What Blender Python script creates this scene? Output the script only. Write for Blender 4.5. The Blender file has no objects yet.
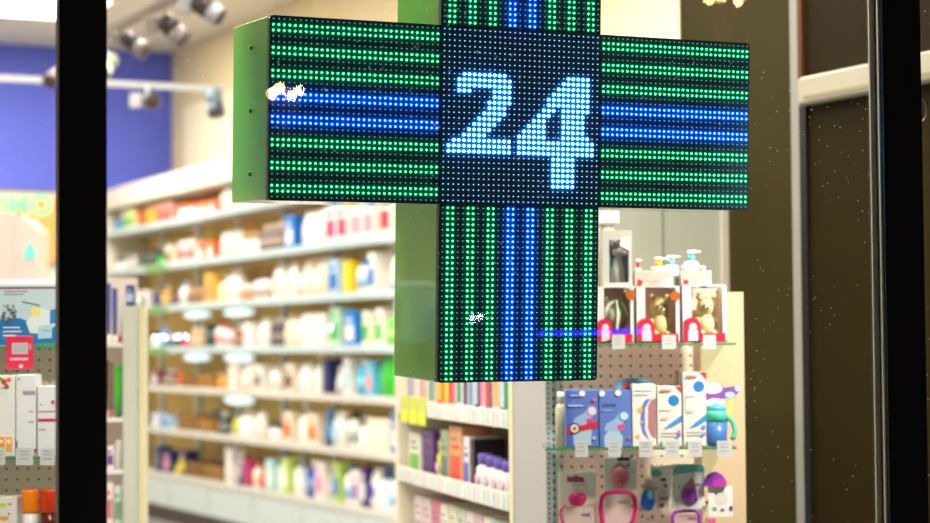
import bpy, math, random
from mathutils import Vector, Matrix
random.seed(7)
SC = bpy.context.scene
COL = SC.collection
PI = math.pi
# ------------------------------------------------------------------ camera
FPX, CX, CY = 2000.0, 465.0, 261.5
TILT, ROLL, CAMZ = math.atan(83.5/2000), 0.0076, 1.3
FWD = Vector((0, math.cos(TILT), math.sin(TILT)))
UP0 = Vector((0, -math.sin(TILT), math.cos(TILT)))
RGT = (math.cos(ROLL)*Vector((1, 0, 0)) - math.sin(ROLL)*UP0)
UP = (math.sin(ROLL)*Vector((1, 0, 0)) + math.cos(ROLL)*UP0)
EYE = Vector((0, 0, CAMZ))
cam = bpy.data.cameras.new('camera'); camo = bpy.data.objects.new('camera', cam); COL.objects.link(camo)
m = Matrix((RGT, UP, -FWD)).transposed().to_4x4(); m.translation = EYE
camo.matrix_world = m
cam.sensor_width = 36; cam.lens = FPX/930*36; cam.clip_start = .05; cam.clip_end = 200
cam.dof.use_dof = True; cam.dof.focus_distance = 3.74; cam.dof.aperture_fstop = 3.6; cam.dof.aperture_blades = 0
SC.camera = camo
def ray(px, py):
    return (FWD + RGT*((px-CX)/FPX) - UP*((py-CY)/FPX))

class Fr:
    """vertical plane: origin o (x,y), x-axis at angle th; +y local goes away from the viewer"""
    def __init__(s, ox, oy, th):
        s.o = Vector((ox, oy, 0)); s.th = th
        s.x = Vector((math.cos(th), math.sin(th), 0)); s.n = Vector((-math.sin(th), math.cos(th), 0))
    def hit(s, px, py, off=0):
        r = ray(px, py); d = (s.o + s.n*off - EYE).dot(s.n)/r.dot(s.n)
        p = EYE + r*d
        return (p - s.o).dot(s.x), p.z
    def w(s, u, off, z):
        p = s.o + s.x*u + s.n*off
        return Vector((p.x, p.y, z))

# ------------------------------------------------------------------ materials
def lin(c):
    return tuple(((v/255)/12.92 if v/255 <= .04045 else ((v/255+.055)/1.055)**2.4) for v in c)
_m = {}
def M(c, rough=.5, metal=0., name=None, emit=0., trans=0., coat=0., spec=.5):
    key = (c, rough, metal, emit, trans, coat, spec)
    if key in _m: return _m[key]
    mt = bpy.data.materials.new(name or 'paint_%02x%02x%02x' % tuple(int(v) for v in c)); mt.use_nodes = True
    nt = mt.node_tree; b = nt.nodes['Principled BSDF']
    col = lin(c)
    if emit:
        b.inputs['Base Color'].default_value = (*col, 1)
        b.inputs['Emission Color'].default_value = (*col, 1); b.inputs['Emission Strength'].default_value = emit
    else:
        nz = nt.nodes.new('ShaderNodeTexNoise'); nz.inputs['Scale'].default_value = 9; nz.inputs['Detail'].default_value = 3
        tc = nt.nodes.new('ShaderNodeTexCoord'); nt.links.new(tc.outputs['Object'], nz.inputs['Vector'])
        mx = nt.nodes.new('ShaderNodeMix'); mx.data_type = 'RGBA'
        mx.inputs[6].default_value = (*[v*.93 for v in col], 1); mx.inputs[7].default_value = (*[min(1, v*1.05) for v in col], 1)
        nt.links.new(nz.outputs['Fac'], mx.inputs[0]); nt.links.new(mx.outputs[2], b.inputs['Base Color'])
    b.inputs['Roughness'].default_value = rough; b.inputs['Metallic'].default_value = metal
    b.inputs['Coat Weight'].default_value = coat; b.inputs['Specular IOR Level'].default_value = spec
    if trans: b.inputs['Alpha'].default_value = 1-trans
    _m[key] = mt
    return mt
def glassmat(name, tint, specks=False, refl=1.0, thin=.0):
    mt = bpy.data.materials.new(name); mt.use_nodes = True; nt = mt.node_tree; nt.nodes.clear()
    out = nt.nodes.new('ShaderNodeOutputMaterial'); tr = nt.nodes.new('ShaderNodeBsdfTransparent'); tr.inputs[0].default_value = (*tint, 1)
    gl = nt.nodes.new('ShaderNodeBsdfGlossy'); gl.inputs['Roughness'].default_value = .0
    ge = nt.nodes.new('ShaderNodeNewGeometry'); dt = nt.nodes.new('ShaderNodeVectorMath'); dt.operation = 'DOT_PRODUCT'
    nt.links.new(ge.outputs['Incoming'], dt.inputs[0]); nt.links.new(ge.outputs['Normal'], dt.inputs[1])
    def mth(op, a, b=None):
        n_ = nt.nodes.new('ShaderNodeMath'); n_.operation = op
        for i_, v_ in enumerate((a, b)):
            if v_ is None: continue
            if isinstance(v_, (int, float)): n_.inputs[i_].default_value = v_
            else: nt.links.new(v_, n_.inputs[i_])
        return n_.outputs[0]
    ab = mth('ABSOLUTE', dt.outputs['Value']); sch = mth('ADD', mth('MULTIPLY', mth('POWER', mth('SUBTRACT', 1., ab), 5.), .92), .07)
    mul = nt.nodes.new('ShaderNodeMath'); mul.operation = 'MULTIPLY'; mul.inputs[1].default_value = refl
    nt.links.new(sch, mul.inputs[0])
    mx = nt.nodes.new('ShaderNodeMixShader'); nt.links.new(mul.outputs[0], mx.inputs[0]); nt.links.new(tr.outputs[0], mx.inputs[1]); nt.links.new(gl.outputs[0], mx.inputs[2])
    last = mx
    if specks:
        tc = nt.nodes.new('ShaderNodeTexCoord')
        vo = nt.nodes.new('ShaderNodeTexVoronoi'); vo.inputs['Scale'].default_value = 85
        nz = nt.nodes.new('ShaderNodeTexNoise'); nz.inputs['Scale'].default_value = 5
        nt.links.new(tc.outputs['Object'], vo.inputs['Vector']); nt.links.new(tc.outputs['Object'], nz.inputs['Vector'])
        a = nt.nodes.new('ShaderNodeMath'); a.operation = 'LESS_THAN'; a.inputs[1].default_value = .085
        nt.links.new(vo.outputs['Distance'], a.inputs[0])
        g = nt.nodes.new('ShaderNodeMath'); g.operation = 'GREATER_THAN'; g.inputs[1].default_value = .5
        nt.links.new(nz.outputs['Fac'], g.inputs[0])
        k = nt.nodes.new('ShaderNodeMath'); k.operation = 'MULTIPLY'; nt.links.new(a.outputs[0], k.inputs[0]); nt.links.new(g.outputs[0], k.inputs[1])
        k2 = nt.nodes.new('ShaderNodeMath'); k2.operation = 'MULTIPLY'; k2.inputs[1].default_value = .35; nt.links.new(k.outputs[0], k2.inputs[0])
        df = nt.nodes.new('ShaderNodeBsdfTranslucent'); df.inputs[0].default_value = (.9, .9, .85, 1)
        m2 = nt.nodes.new('ShaderNodeMixShader'); nt.links.new(k2.outputs[0], m2.inputs[0]); nt.links.new(mx.outputs[0], m2.inputs[1]); nt.links.new(df.outputs[0], m2.inputs[2])
        last = m2
    nt.links.new(last.outputs[0], out.inputs[0])
    return mt
def pegmat(c, pitch, hole=.12, name='pegboard', dark=(60, 50, 45)):
    mt = bpy.data.materials.new(name); mt.use_nodes = True; nt = mt.node_tree; b = nt.nodes['Principled BSDF']; b.inputs['Roughness'].default_value = .55
    tc = nt.nodes.new('ShaderNodeTexCoord'); sp = nt.nodes.new('ShaderNodeSeparateXYZ'); nt.links.new(tc.outputs['Object'], sp.inputs[0])
    def cell(o):
        d = nt.nodes.new('ShaderNodeMath'); d.operation = 'DIVIDE'; d.inputs[1].default_value = pitch; nt.links.new(sp.outputs[o], d.inputs[0])
        f = nt.nodes.new('ShaderNodeMath'); f.operation = 'FRACT'; nt.links.new(d.outputs[0], f.inputs[0])
        s = nt.nodes.new('ShaderNodeMath'); s.operation = 'SUBTRACT'; s.inputs[1].default_value = .5; nt.links.new(f.outputs[0], s.inputs[0])
        p = nt.nodes.new('ShaderNodeMath'); p.operation = 'POWER'; p.inputs[1].default_value = 2; nt.links.new(s.outputs[0], p.inputs[0])
        return p
    a, c2 = cell(0), cell(2)
    s = nt.nodes.new('ShaderNodeMath'); nt.links.new(a.outputs[0], s.inputs[0]); nt.links.new(c2.outputs[0], s.inputs[1])
    l = nt.nodes.new('ShaderNodeMath'); l.operation = 'LESS_THAN'; l.inputs[1].default_value = hole*hole; nt.links.new(s.outputs[0], l.inputs[0])
    mx = nt.nodes.new('ShaderNodeMix'); mx.data_type = 'RGBA'; mx.inputs[6].default_value = (*lin(c), 1); mx.inputs[7].default_value = (*lin(dark), 1)
    nt.links.new(l.outputs[0], mx.inputs[0]); nt.links.new(mx.outputs[2], b.inputs['Base Color'])
    return mt

# ------------------------------------------------------------------ mesh building
class MB:
    def __init__(s): s.v = []; s.f = []; s.mi = []; s.mats = []; s.sm = []
    def slot(s, m):
        if m not in s.mats: s.mats.append(m)
        return s.mats.index(m)
    def add(s, vs, fs, m, smooth=False):
        o = len(s.v); s.v += [tuple(v) for v in vs]; k = s.slot(m)
        for f in fs: s.f.append(tuple(i+o for i in f)); s.mi.append(k); s.sm.append(smooth)
        return s
    def box(s, x0, x1, y0, y1, z0, z1, m, bev=0.):
        b = min(bev, (x1-x0)*.3, (y1-y0)*.3, (z1-z0)*.3)
        if b <= 0:
            vs = [(x, y, z) for z in (z0, z1) for x, y in ((x0, y0), (x1, y0), (x1, y1), (x0, y1))]
            return s.add(vs, [(0, 3, 2, 1), (4, 5, 6, 7), (0, 1, 5, 4), (1, 2, 6, 5), (2, 3, 7, 6), (3, 0, 4, 7)], m)
        rings = []
        for z, i in ((z0, b), (z0+b, 0), (z1-b, 0), (z1, b)):
            X0, X1, Y0, Y1 = x0+i, x1-i, y0+i, y1-i
            rings.append([(X0+b, Y0, z), (X1-b, Y0, z), (X1, Y0+b, z), (X1, Y1-b, z), (X1-b, Y1, z), (X0+b, Y1, z), (X0, Y1-b, z), (X0, Y0+b, z)])
        vs = [p for r in rings for p in r]; fs = [tuple(range(7, -1, -1)), tuple(range(24, 32))]
        for r in range(3):
            for i in range(8): j = (i+1) % 8; fs.append((r*8+i, r*8+j, r*8+8+j, r*8+8+i))
        return s.add(vs, fs, m)
    def lathe(s, prof, cx, cy, cz, m, seg=14, axis=None, sy=1.):
        vs = []; fs = []; n = len(prof)
        for r, z in prof:
            for i in range(seg):
                a = 2*PI*i/seg; vs.append(Vector((r*math.cos(a), r*math.sin(a)*sy, z)))
        if axis is not None:
            q = Vector((0, 0, 1)).rotation_difference(Vector(axis).normalized()); vs = [q @ v for v in vs]
        vs = [(v.x+cx, v.y+cy, v.z+cz) for v in vs]
        for k in range(n-1):
            for i in range(seg): j = (i+1) % seg; fs.append((k*seg+i, k*seg+j, (k+1)*seg+j, (k+1)*seg+i))
        fs.append(tuple(range(seg-1, -1, -1))); fs.append(tuple(range((n-1)*seg, n*seg)))
        return s.add(vs, fs, m, True)
    def cyl(s, r, z0, z1, cx, cy, cz, m, seg=14, axis=None): return s.lathe([(r, z0), (r, z1)], cx, cy, cz, m, seg, axis)
    def prism(s, poly, y0, y1, m):
        n = len(poly); a = sum(poly[i][0]*poly[(i+1) % n][1]-poly[(i+1) % n][0]*poly[i][1] for i in range(n))
        if a < 0: poly = poly[::-1]
        vs = [(x, y0, z) for x, z in poly]+[(x, y1, z) for x, z in poly]
        fs = [tuple(range(n)), tuple(range(2*n-1, n-1, -1))]
        for i in range(n): j = (i+1) % n; fs.append((i, i+n, j+n, j))
        return s.add(vs, fs, m)
    def sph(s, cx, cy, cz, rx, ry, rz, m, seg=14, rg=8):
        prof = [(max(1e-4, math.sin(PI*k/rg)), -math.cos(PI*k/rg)) for k in range(rg+1)]
        vs = []; fs = []
        for r, z in prof:
            for i in range(seg):
                a = 2*PI*i/seg; vs.append((cx+rx*r*math.cos(a), cy+ry*r*math.sin(a), cz+rz*z))
        for k in range(rg):
            for i in range(seg): j = (i+1) % seg; fs.append((k*seg+i, k*seg+j, (k+1)*seg+j, (k+1)*seg+i))
        return s.add(vs, fs, m, True)
    def tube(s, pts, r, m, seg=8, closed=False):
        pts = [Vector(p) for p in pts]; n = len(pts); vs = []; fs = []
        for i, p in enumerate(pts):
            t = (pts[(i+1) % n]-pts[i-1]) if closed or 0 < i < n-1 else (pts[1]-pts[0] if i == 0 else pts[-1]-pts[-2])
            t.normalize(); a = t.cross(Vector((0, 1, 0)))
            if a.length < .1: a = t.cross(Vector((0, 0, 1)))
            a.normalize(); b = t.cross(a)
            for k in range(seg): g = 2*PI*k/seg; vs.append(p+a*math.cos(g)*r+b*math.sin(g)*r)
        for i in range(n if closed else n-1):
            for k in range(seg):
                j = (k+1) % seg; q = (i+1) % n; fs.append((i*seg+k, i*seg+j, q*seg+j, q*seg+k))
        if not closed: fs += [tuple(range(seg-1, -1, -1)), tuple(range((n-1)*seg, n*seg))]
        return s.add(vs, fs, m, True)
    def mesh(s, name):
        me = bpy.data.meshes.new(name); me.from_pydata(s.v, [], s.f)
        for m_ in s.mats: me.materials.append(m_)
        me.polygons.foreach_set('material_index', s.mi); me.polygons.foreach_set('use_smooth', s.sm); me.update()
        return me
    def build(s, name, parent=None, loc=(0, 0, 0), rz=0):
        o = bpy.data.objects.new(name, s.mesh(name)); COL.objects.link(o); o.location = loc; o.rotation_euler = (0, 0, rz)
        if parent: o.parent = parent
        return o
def disc(cx, cz, r, n=18, sx=1): return [(cx+r*sx*math.cos(2*PI*i/n), cz+r*math.sin(2*PI*i/n)) for i in range(n)]
def tag(o, label, cat=None, group=None, kind=None):
    if label: o['label'] = label
    if cat: o['category'] = cat
    if group: o['group'] = group
    if kind: o['kind'] = kind
    return o
def thing(name, label, cat, F, u, off, z, group=None, kind=None):
    o = bpy.data.objects.new(name, None); COL.objects.link(o); o.empty_display_size = .05
    o.location = F.w(u, off, z); o.rotation_euler = (0, 0, F.th)
    return tag(o, label, cat, group, kind)
def struct(name, mb, F=None, label=None):
    o = mb.build(name, None, F.w(0, 0, 0) if F else (0, 0, 0), F.th if F else 0)
    o['kind'] = 'structure'
    if label: o['label'] = label
    return o
def text(body, size, x, z, y, m, parent, name='lettering', sx=1., bold=.0, rot=0, align='CENTER'):
    cu = bpy.data.curves.new(name, 'FONT'); cu.body = body; cu.size = size; cu.extrude = .0004; cu.align_x = align; cu.align_y = 'CENTER'; cu.offset = bold
    t = bpy.data.objects.new(name, cu); COL.objects.link(t)
    dg = bpy.context.evaluated_depsgraph_get(); me = bpy.data.meshes.new_from_object(t.evaluated_get(dg))
    bpy.data.objects.remove(t)
    me.materials.clear(); me.materials.append(m)
    o = bpy.data.objects.new(name, me); COL.objects.link(o); o.parent = parent
    o.location = (x, y, z); o.rotation_euler = (PI/2, rot, 0); o.scale = (sx, 1, 1)
    return o

W = (238, 236, 232)
WHITE = M(W, .4); CREAM = M((236, 224, 196), .5); GREY = M((150, 150, 150), .45); DGREY = M((60, 58, 58), .5); BLACK = M((14, 12, 12), .5)
FLOORZ, CEILZ = -.08, 3.9
A = math.radians(26)
Uv = Vector((math.cos(A), math.sin(A), 0)); Vv = Vector((-math.sin(A), math.cos(A), 0))
def UV(u, v): p = Uv*u+Vv*v; return p.x, p.y
ROOM = Fr(0, 0, A)                      # local x = U (right, away), local y = V (into the shop)
WALL = Fr(*UV(4.82, 0), A-PI/2)         # front plane of the long shelving; local x = -V
# calibrate the shelving plane so that column 170 lies 15.7 m away
_r = ray(170, 345); _p = _r*(15.7/_r.y); WU = _p.dot(Uv)
WALL = Fr(*UV(WU, 0), A-PI/2)
BACKV = 17.0
# ================================================================== THE SHELL
def roomquad(u0, u1, v0, v1, z0, z1, m): return MB().box(u0, u1, v0, v1, z0, z1, m)
fm = M((176, 182, 186), .15, name='floor_tiles')
struct('floor', roomquad(-3, 6.3, .6, 18.2, FLOORZ-.1, FLOORZ, fm), ROOM, 'pale glossy tiled shop floor')
struct('ceiling', roomquad(-3, 6.3, .6, 18.2, CEILZ, CEILZ+.1, M((206, 200, 190), .8)), ROOM, 'pale grey shop ceiling')
RW = WU+.61
struct('wall_right', roomquad(RW, RW+.1, 6.2, 17.5, FLOORZ, CEILZ, M((232, 214, 170), .7)), ROOM, 'cream wall behind the long shelving')
struct('wall_left', roomquad(-2.9, -2.8, .7, 17.5, FLOORZ, CEILZ, M((215, 205, 185), .8)), ROOM)
BK = Fr(*UV(0, BACKV), A)
bb = BK.hit(30, 190)[1]
struct('wall_back', MB().box(-3, RW+.1, .02, .12, FLOORZ, CEILZ, M((236, 230, 214), .7)), BK, 'white back wall below the blue band')
mb = MB().box(-2.8, BK.hit(171, 100)[0], -.02, .02, bb, BK.hit(168, 43)[1], M((88, 102, 214), .6, name='blue_paint'))
o = mb.build('trim_1', None, BK.w(0, 0, 0), A); o['kind'] = 'structure'; o['label'] = 'wide blue painted band high on the back wall'
# glazed side wall of the entrance (dark), partition, door-frame bars
SU = 3.24
SIDE = Fr(*UV(SU, 0), A-PI/2)
olive = M((66, 58, 30), .5, spec=.05, name='olive_panel'); 
pu = SIDE.hit(793.5, 300, -.01)[0]; pu2 = SIDE.hit(801.5, 300, -.01)[0]; su_far = SIDE.hit(681, 20)[0]
mb = MB().box(su_far, pu, 0, .05, FLOORZ, CEILZ, olive)
mb.box(su_far-.003, su_far, -.004, .054, FLOORZ, CEILZ, M((150, 145, 130), .5))
struct('wall_side', mb, SIDE, 'dark olive panelled side wall beside the entrance')
struct('trim_2', MB().box(pu, pu2, -.01, .05, FLOORZ, CEILZ, M((168, 166, 160), .35)), SIDE, 'grey aluminium door post in the dark side wall')
z0 = (SIDE.hit(796, 107.5)[1]+SIDE.hit(873, 94.3)[1])/2; z1 = (SIDE.hit(804, 79.2)[1]+SIDE.hit(872, 65.4)[1])/2
far_u = SIDE.hit(1010, 300)[0]
bu = SIDE.hit(797, 93, -.035)[0]
mb = MB().box(bu, far_u, -.035, .03, z0, z1, M((196, 190, 172), .45), .006)
mb.box(bu+.03, far_u, -.037, -.035, z0+.012, z0+.022, M((170, 160, 130), .5))
struct('trim_3', mb, SIDE, 'white transom bar across the dark side glazing')
struct('door_1', MB().box(pu2, far_u, .0, .03, FLOORZ, z0, M((46, 38, 14), .45, spec=.06)).box(pu2, pu2+.03, -.01, .0, FLOORZ, z0, BLACK), SIDE, 'dark olive door leaf under the white transom')
u_b = SIDE.hit(862, 250)[0]
struct('window_4', MB().box(pu2, far_u, .0, .03, z1, CEILZ, M((44, 35, 17), .45, spec=.06)).box(pu2, pu2+.02, -.012, 0, z1, CEILZ, M((96, 50, 18), .4)), SIDE, 'dark fanlight panel above the white transom')  # orange-brown strip paints in a reflection beside the post
# grey partition behind the baby goods
PV = 4.9
PT = Fr(*UV(0, PV), A)
pa, pb = PT.hit(602, 250)[0], SU
mb = MB().box(pa, pb, 0, .04, FLOORZ, PT.hit(650, 150)[1], M((196, 200, 184), .5))
sx = PT.hit(662, 250)[0]; mb.box(sx, sx+.006, -.002, 0, FLOORZ, PT.hit(650, 150)[1], M((140, 142, 130), .5))
mb.box(pb-.02, pb, -.01, 0, FLOORZ, PT.hit(650, 150)[1], M((222, 214, 200), .5))
struct('wall_partition', mb, PT, 'grey-green partition behind the baby goods')
# cream light panel on right wall
RWF = Fr(*UV(RW, 0), A-PI/2)
ua, za = RWF.hit(187, 108); ub, zb = RWF.hit(330, 200)
o = MB().box(ua, ub, -.03, 0, RWF.hit(187, 172)[1], za, M((250, 240, 205), .5), .004).build('wall_panel', None, RWF.w(0, 0, 0), RWF.th)
tag(o, 'plain pale cream board on the wall above the long shelving', 'wall panel')

# ================================================================== SHOP WINDOW
WIN = Fr(-.568, 2.95, math.radians(21.9))
WB, WT = -.3, 3.3
ml0, ml1 = WIN.hit(58.5, 300)[0], WIN.hit(107, 300)[0]
mr0, mr1 = WIN.hit(886.5, 300)[0], WIN.hit(925, 300)[0]
mblack = M((16, 4, 2), .45, name='mullion_black'); mbrown = M((96, 52, 38), .4, name='mullion_side'); malu = M((236, 226, 196), .5, .0, name='glazing_bead')
def mullion(name, a, b, lbl, wide):
    o = struct(name, MB().box(a, b, 0, .008, WB, WT, mblack), WIN, lbl)
    MB().box(a+.001, b-.001, .008, .022, WB, WT, mbrown).build('mullion_web', o)
    MB().box(a+.004, b-.004, .022, .03, WB, WT, mblack).build('glazing_gasket', o)
    MB().box(a-.006 if wide else a+.002, b+.002, .031, .035, WB, WT, malu if wide else mblack).build('glazing_bead', o)
    if wide: MB().box(a-.0035, a, .008, .012, WB, WT, malu).build('bright_edge', o)
    return o
mullion('trim_4', ml0, ml1, 'black mullion at the left of the shop window', False)
mullion('trim_5', mr0, mr1, 'black mullion with bright beads at the right of the window', True)
glass = glassmat('window_glass', (.985, .985, .98), True, 1.0)
for i, (a, b) in enumerate(((-.75, ml0+.01), (ml1-.01, mr0+.01), (mr1-.01, 2.75))):
    g = struct('window_%d' % (i+1), MB().add([(a, .026, WB), (b, .026, WB), (b, .026, WT), (a, .026, WT)], [(0, 1, 2, 3)], glass), WIN,
           ['glass pane left of the left mullion', 'large central glass pane with dust specks', 'glass pane right of the right mullion'][i])
struct('wall_front', MB().box(-3.2, 3.2, 0, .12, FLOORZ-.1, WB, M((60, 50, 45), .7)).box(-3.2, 3.2, 0, .12, WT, CEILZ+.1, M((60, 50, 45), .7)), WIN, 'dark shopfront sill and lintel')
# ring pull sticker on the right pane
ru, rz_ = WIN.hit(931, 108)
o = MB().tube([(.016*math.cos(t*PI/12), 0, .021*math.sin(t*PI/12)) for t in range(24)], .0012, M((215, 170, 140), .3, .8), 6, True).build('ring_hook', None, WIN.w(ru, .036, rz_), WIN.th)
tag(o, 'thin copper coloured ring on the right pane, cut by the frame edge', 'ring')

# ================================================================== GREEN LED CROSS
CM = Matrix.Rotation(.40831, 4, 'Z') @ Matrix.Rotation(.04837, 4, 'X') @ Matrix.Rotation(-.00121, 4, 'Y')
cross = bpy.data.objects.new('pharmacy_cross', None); COL.objects.link(cross)
CM.translation = EYE+Vector((.10766, 3.73722, .42514)); cross.matrix_world = CM
tag(cross, 'green LED pharmacy cross showing a lit white 24, hung inside the shop window', 'pharmacy sign')
ARM = .33; H = 1.5*ARM; K = .5*ARM; CD = .22
outline = [(-K, -H), (K, -H), (K, -K), (H, -K), (H, K), (K, K), (K, H), (-K, H), (-K, K), (-H, K), (-H, -K), (-K, -K)]
def cham(poly, c=.004):
    r = []; n = len(poly)
    for i in range(n):
        p = Vector(poly[i]); a = (Vector(poly[i-1])-p).normalized(); b = (Vector(poly[(i+1) % n])-p).normalized()
        cr = (p-Vector(poly[i-1])).cross(Vector(poly[(i+1) % n])-p)
        if cr > 0: r += [tuple(p+a*c), tuple(p+a*c*.3+b*c*.3), tuple(p+b*c)]
        else: r.append(tuple(p))
    return r
green = M((106, 188, 62), .2, name='green_enamel', coat=.6)
MB().prism(cham(outline, .003), .012, CD, green).build('housing', cross)
MB().prism(cham(outline, .006), .0, .012, M((8, 30, 20), .4)).build('front_bezel', cross)
BM = """................................
................................
................................
................................
................................
................................
................................
................................
....222222222............44444..
...22222222222..........444444..
...22222222222.........4444444..
...222....2222........44444444..
..........2222.......444444444..
.........22222.......444444444..
.........2222.......444.444444..
........22222......444..44444...
.......22222......444...44444...
......22222......4444...44444...
.....22222......44444...44444...
....22222......444444...444444..
..222222222222.4444444444444444.
.2222222222222.4444444444444444.
.2222222222222.4444444444444444.
......................44444.....
......................44444.....
......................44444.....
......................44444.....
......................44444.....
......................44444.....
................................
................................
................................""".split('\n')
def emat(name, c, s):
    mt = bpy.data.materials.new(name); mt.use_nodes = True; b = mt.node_tree.nodes['Principled BSDF']
    b.inputs['Base Color'].default_value = (.02, .02, .02, 1); b.inputs['Emission Color'].default_value = (*c, 1); b.inputs['Emission Strength'].default_value = s
    mt.cycles.emission_sampling = 'NONE'
    return mt
LG = emat('green_led', (.10, 1., .20), 4.2); LB = emat('blue_led', (.14, .26, 1.), 5.); LW = emat('white_led', (.42, .70, 1.), 8.)
LG2 = emat('green_led_side', (.01, 1., .22), 16.); LB2 = emat('blue_led_side', (.003, .08, 1.), 95.); LW2 = emat('white_led_side', (.01, .28, 1.), 60.)
SIDEOF = {LG: LG2, LB: LB2, LW: LW2}
LD = emat('idle_led', (.25, .6, .6), .8); LDB = emat('idle_blue_led', (.06, .4, 1.), 1.6); LC = emat('idle_white_led', (.25, .5, .9), 2.6)
board = M((3, 62, 84), .8, name='led_board')
def dot(mb, x, z, r, m, y=-.0032):
    n = 8; vs = [(x+r*math.cos(2*PI*i/n), -.0002, z+r*math.sin(2*PI*i/n)) for i in range(n)]
    vs += [(x+.92*r*math.cos(2*PI*i/n), y*.7, z+.92*r*math.sin(2*PI*i/n)) for i in range(n)] + [(x, y, z)]
    fs = [(i, (i+1) % n, n+(i+1) % n, n+i) for i in range(n)]+[(n+i, n+(i+1) % n, 2*n) for i in range(n)]
    if m in SIDEOF:
        mb.add(vs[:2*n], fs[:n], SIDEOF[m]); mb.add(vs[n:], [(i, (i+1) % n, n) for i in range(n)], m)
    else: mb.add(vs, fs, m)
P0 = .0100*1.022
for (ox, oz, orient) in ((0, ARM, 'v'), (0, -ARM, 'v'), (-ARM, 0, 'h'), (ARM, 0, 'h'), (0, 0, 'c')):
    pn = MB().box(ox-.1636, ox+.1636, -.0008, .0, oz-.1636, oz+.1636, board).build('led_panel', cross)
    d = MB(); d2, d4 = MB(), MB()
    for r in range(32):
        for c in range(32):
            x, z = ox+(c-15.5)*P0, oz+(15.5-r)*P0
            if orient == 'c':
                k = BM[r][c]
                if k == '2': dot(d2, x, z, .0029, LW)
                elif k == '4': dot(d4, x, z, .0029, LW)
                else: dot(d, x, z, .0010, LC)
            else:
                i = r if orient == 'h' else c
                blue = i//4 in (3, 4)
                if i % 4 in (1, 2): dot(d, x, z, .0018, LB if blue else LG)
                else: dot(d, x, z, .0011, LDB if blue else LD)
    o = d.build('led_dots', pn, (0, -.0008, 0)); o['kind'] = 'stuff'
    if orient == 'c':
        o = d2.build('digit', pn, (0, -.0008, 0)); o['label'] = 'lit white digit 2'
        o = d4.build('digit', pn, (0, -.0008, 0)); o['label'] = 'lit white digit 4'
for (sx_, sz_) in ((-H, .115), (-H, 0), (-H, -.115)):
    MB().cyl(.004, 0, .003, sx_-.002, .1, sz_, BLACK, 10, (-1, 0, 0)).build('screw', cross)
for sx_ in (-.1, .1):
    MB().cyl(.006, 0, 1.63, sx_, .11, H, GREY, 8).build('hanging_rod', cross)

# ================================================================== LONG WALL SHELVING
def zrow(pts): return sum(WALL.hit(x, y)[1] for x, y in pts)/len(pts)
ZR = [zrow([(108, 233.3), (168.8, 221.3)]), zrow([(174, 262), (394, 237.5)]), zrow([(171, 305), (392, 293)]), zrow([(171, 348.7), (380, 346)]),
      zrow([(174, 385.6), (390, 401.3)]), zrow([(169.5, 428), (388, 456.7)]), zrow([(169.5, 472), (388, 516)])]
SX0 = WALL.hit(98, 345)[0]; SX1 = WALL.hit(396, 345)[0]+.35
SD = .42
sh = thing('wall_shelving', 'long wall shelving of seven tiers crowded with goods, running deep behind the cross', 'shelving', WALL, 0, 0, FLOORZ)
sh.location = WALL.w(0, 0, 0)
ztop = WALL.hit(168, 174)[1]
tan = M((252, 214, 124), .6, name='tan_back_panel')
MB().box(SX0, SX1, SD-.02, SD, ZR[6], ztop, tan).build('back_panel', sh)
mb = MB(); 
bayw = .95; ux = WALL.hit(169.5, 345)[0]
posts = [ux+bayw*k for k in range(-2, 7) if SX0-.1 < ux+bayw*k < SX1+.05]
for p in posts:
    MB().box(p-.025, p+.025, SD-.2, SD-.16, FLOORZ, ztop-.3, M((220, 230, 232), .4)).build('upright', sh)
    for zr in ZR[:-1]:
        pass
shm = M((208, 206, 196), .4); rail = M((208, 204, 194), .45); grn = M((110, 150, 110), .4)
for k, zr in enumerate(ZR):
    if k == 0:
        b1 = WALL.hit(175, 222)[0]
        MB().box(SX0, SX1, 0, SD-.06, zr-.03, zr-.005, shm).build('shelf', sh)
    else: MB().box(SX0, SX1, 0, SD-.06, zr-.03, zr-.005, shm).build('shelf', sh)
    MB().box(SX0, SX1, -.008, 0, zr-.036, zr+.012, M((186, 206, 210), .45) if k < 4 else rail, .002).build('price_rail', sh)
for zr in (ZR[1], ZR[2], ZR[3]):
    a, b = WALL.hit(146, 345)[0], WALL.hit(168, 345)[0]
    MB().box(a, b, -.012, -.008, zr-.055, zr+.0, M((96, 150, 70), .5)).build('green_shelf_strip', sh)
MB().box(SX0, SX1, 0, .05, .05, ZR[6]-.03, M((196, 206, 204), .4)).build('base_panel', sh)
for p in posts: MB().box(p-.004, p+.004, -.003, 0, .06, ZR[6]-.05, M((150, 160, 160), .5)).build('base_joint', sh)
MB().box(SX0, SX1, .06, .08, FLOORZ, .05, M((84, 66, 50), .6)).build('kickplate', sh)
zh0 = WALL.hit(168, 196)[1]
MB().box(SX0, SX1, -.02, SD, zh0, ztop, M((232, 224, 208), .5), .01).build('header', sh)
# oval shelf lamps under the shelves
lampm = bpy.data.materials.new('shelf_lamp_glow'); lampm.use_nodes = True
_b = lampm.node_tree.nodes['Principled BSDF']; _b.inputs['Emission Color'].default_value = (.62, .95, 1, 1); _b.inputs['Emission Strength'].default_value = 1.0
for k in (1, 2, 3, 4):
    for i, p in enumerate(posts[:-1]):
        if (k, i) not in ((2, 2), (2, 3), (3, 2), (3, 3), (4, 3)): continue
        c = p+bayw/2; pl = [(c+-.02+.26*math.cos(2*PI*t/20), ZR[k]-.072+.03*math.sin(2*PI*t/20)) for t in range(20)]
        MB().prism(pl, .05, .1, lampm).build('shelf_lamp', sh)

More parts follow.
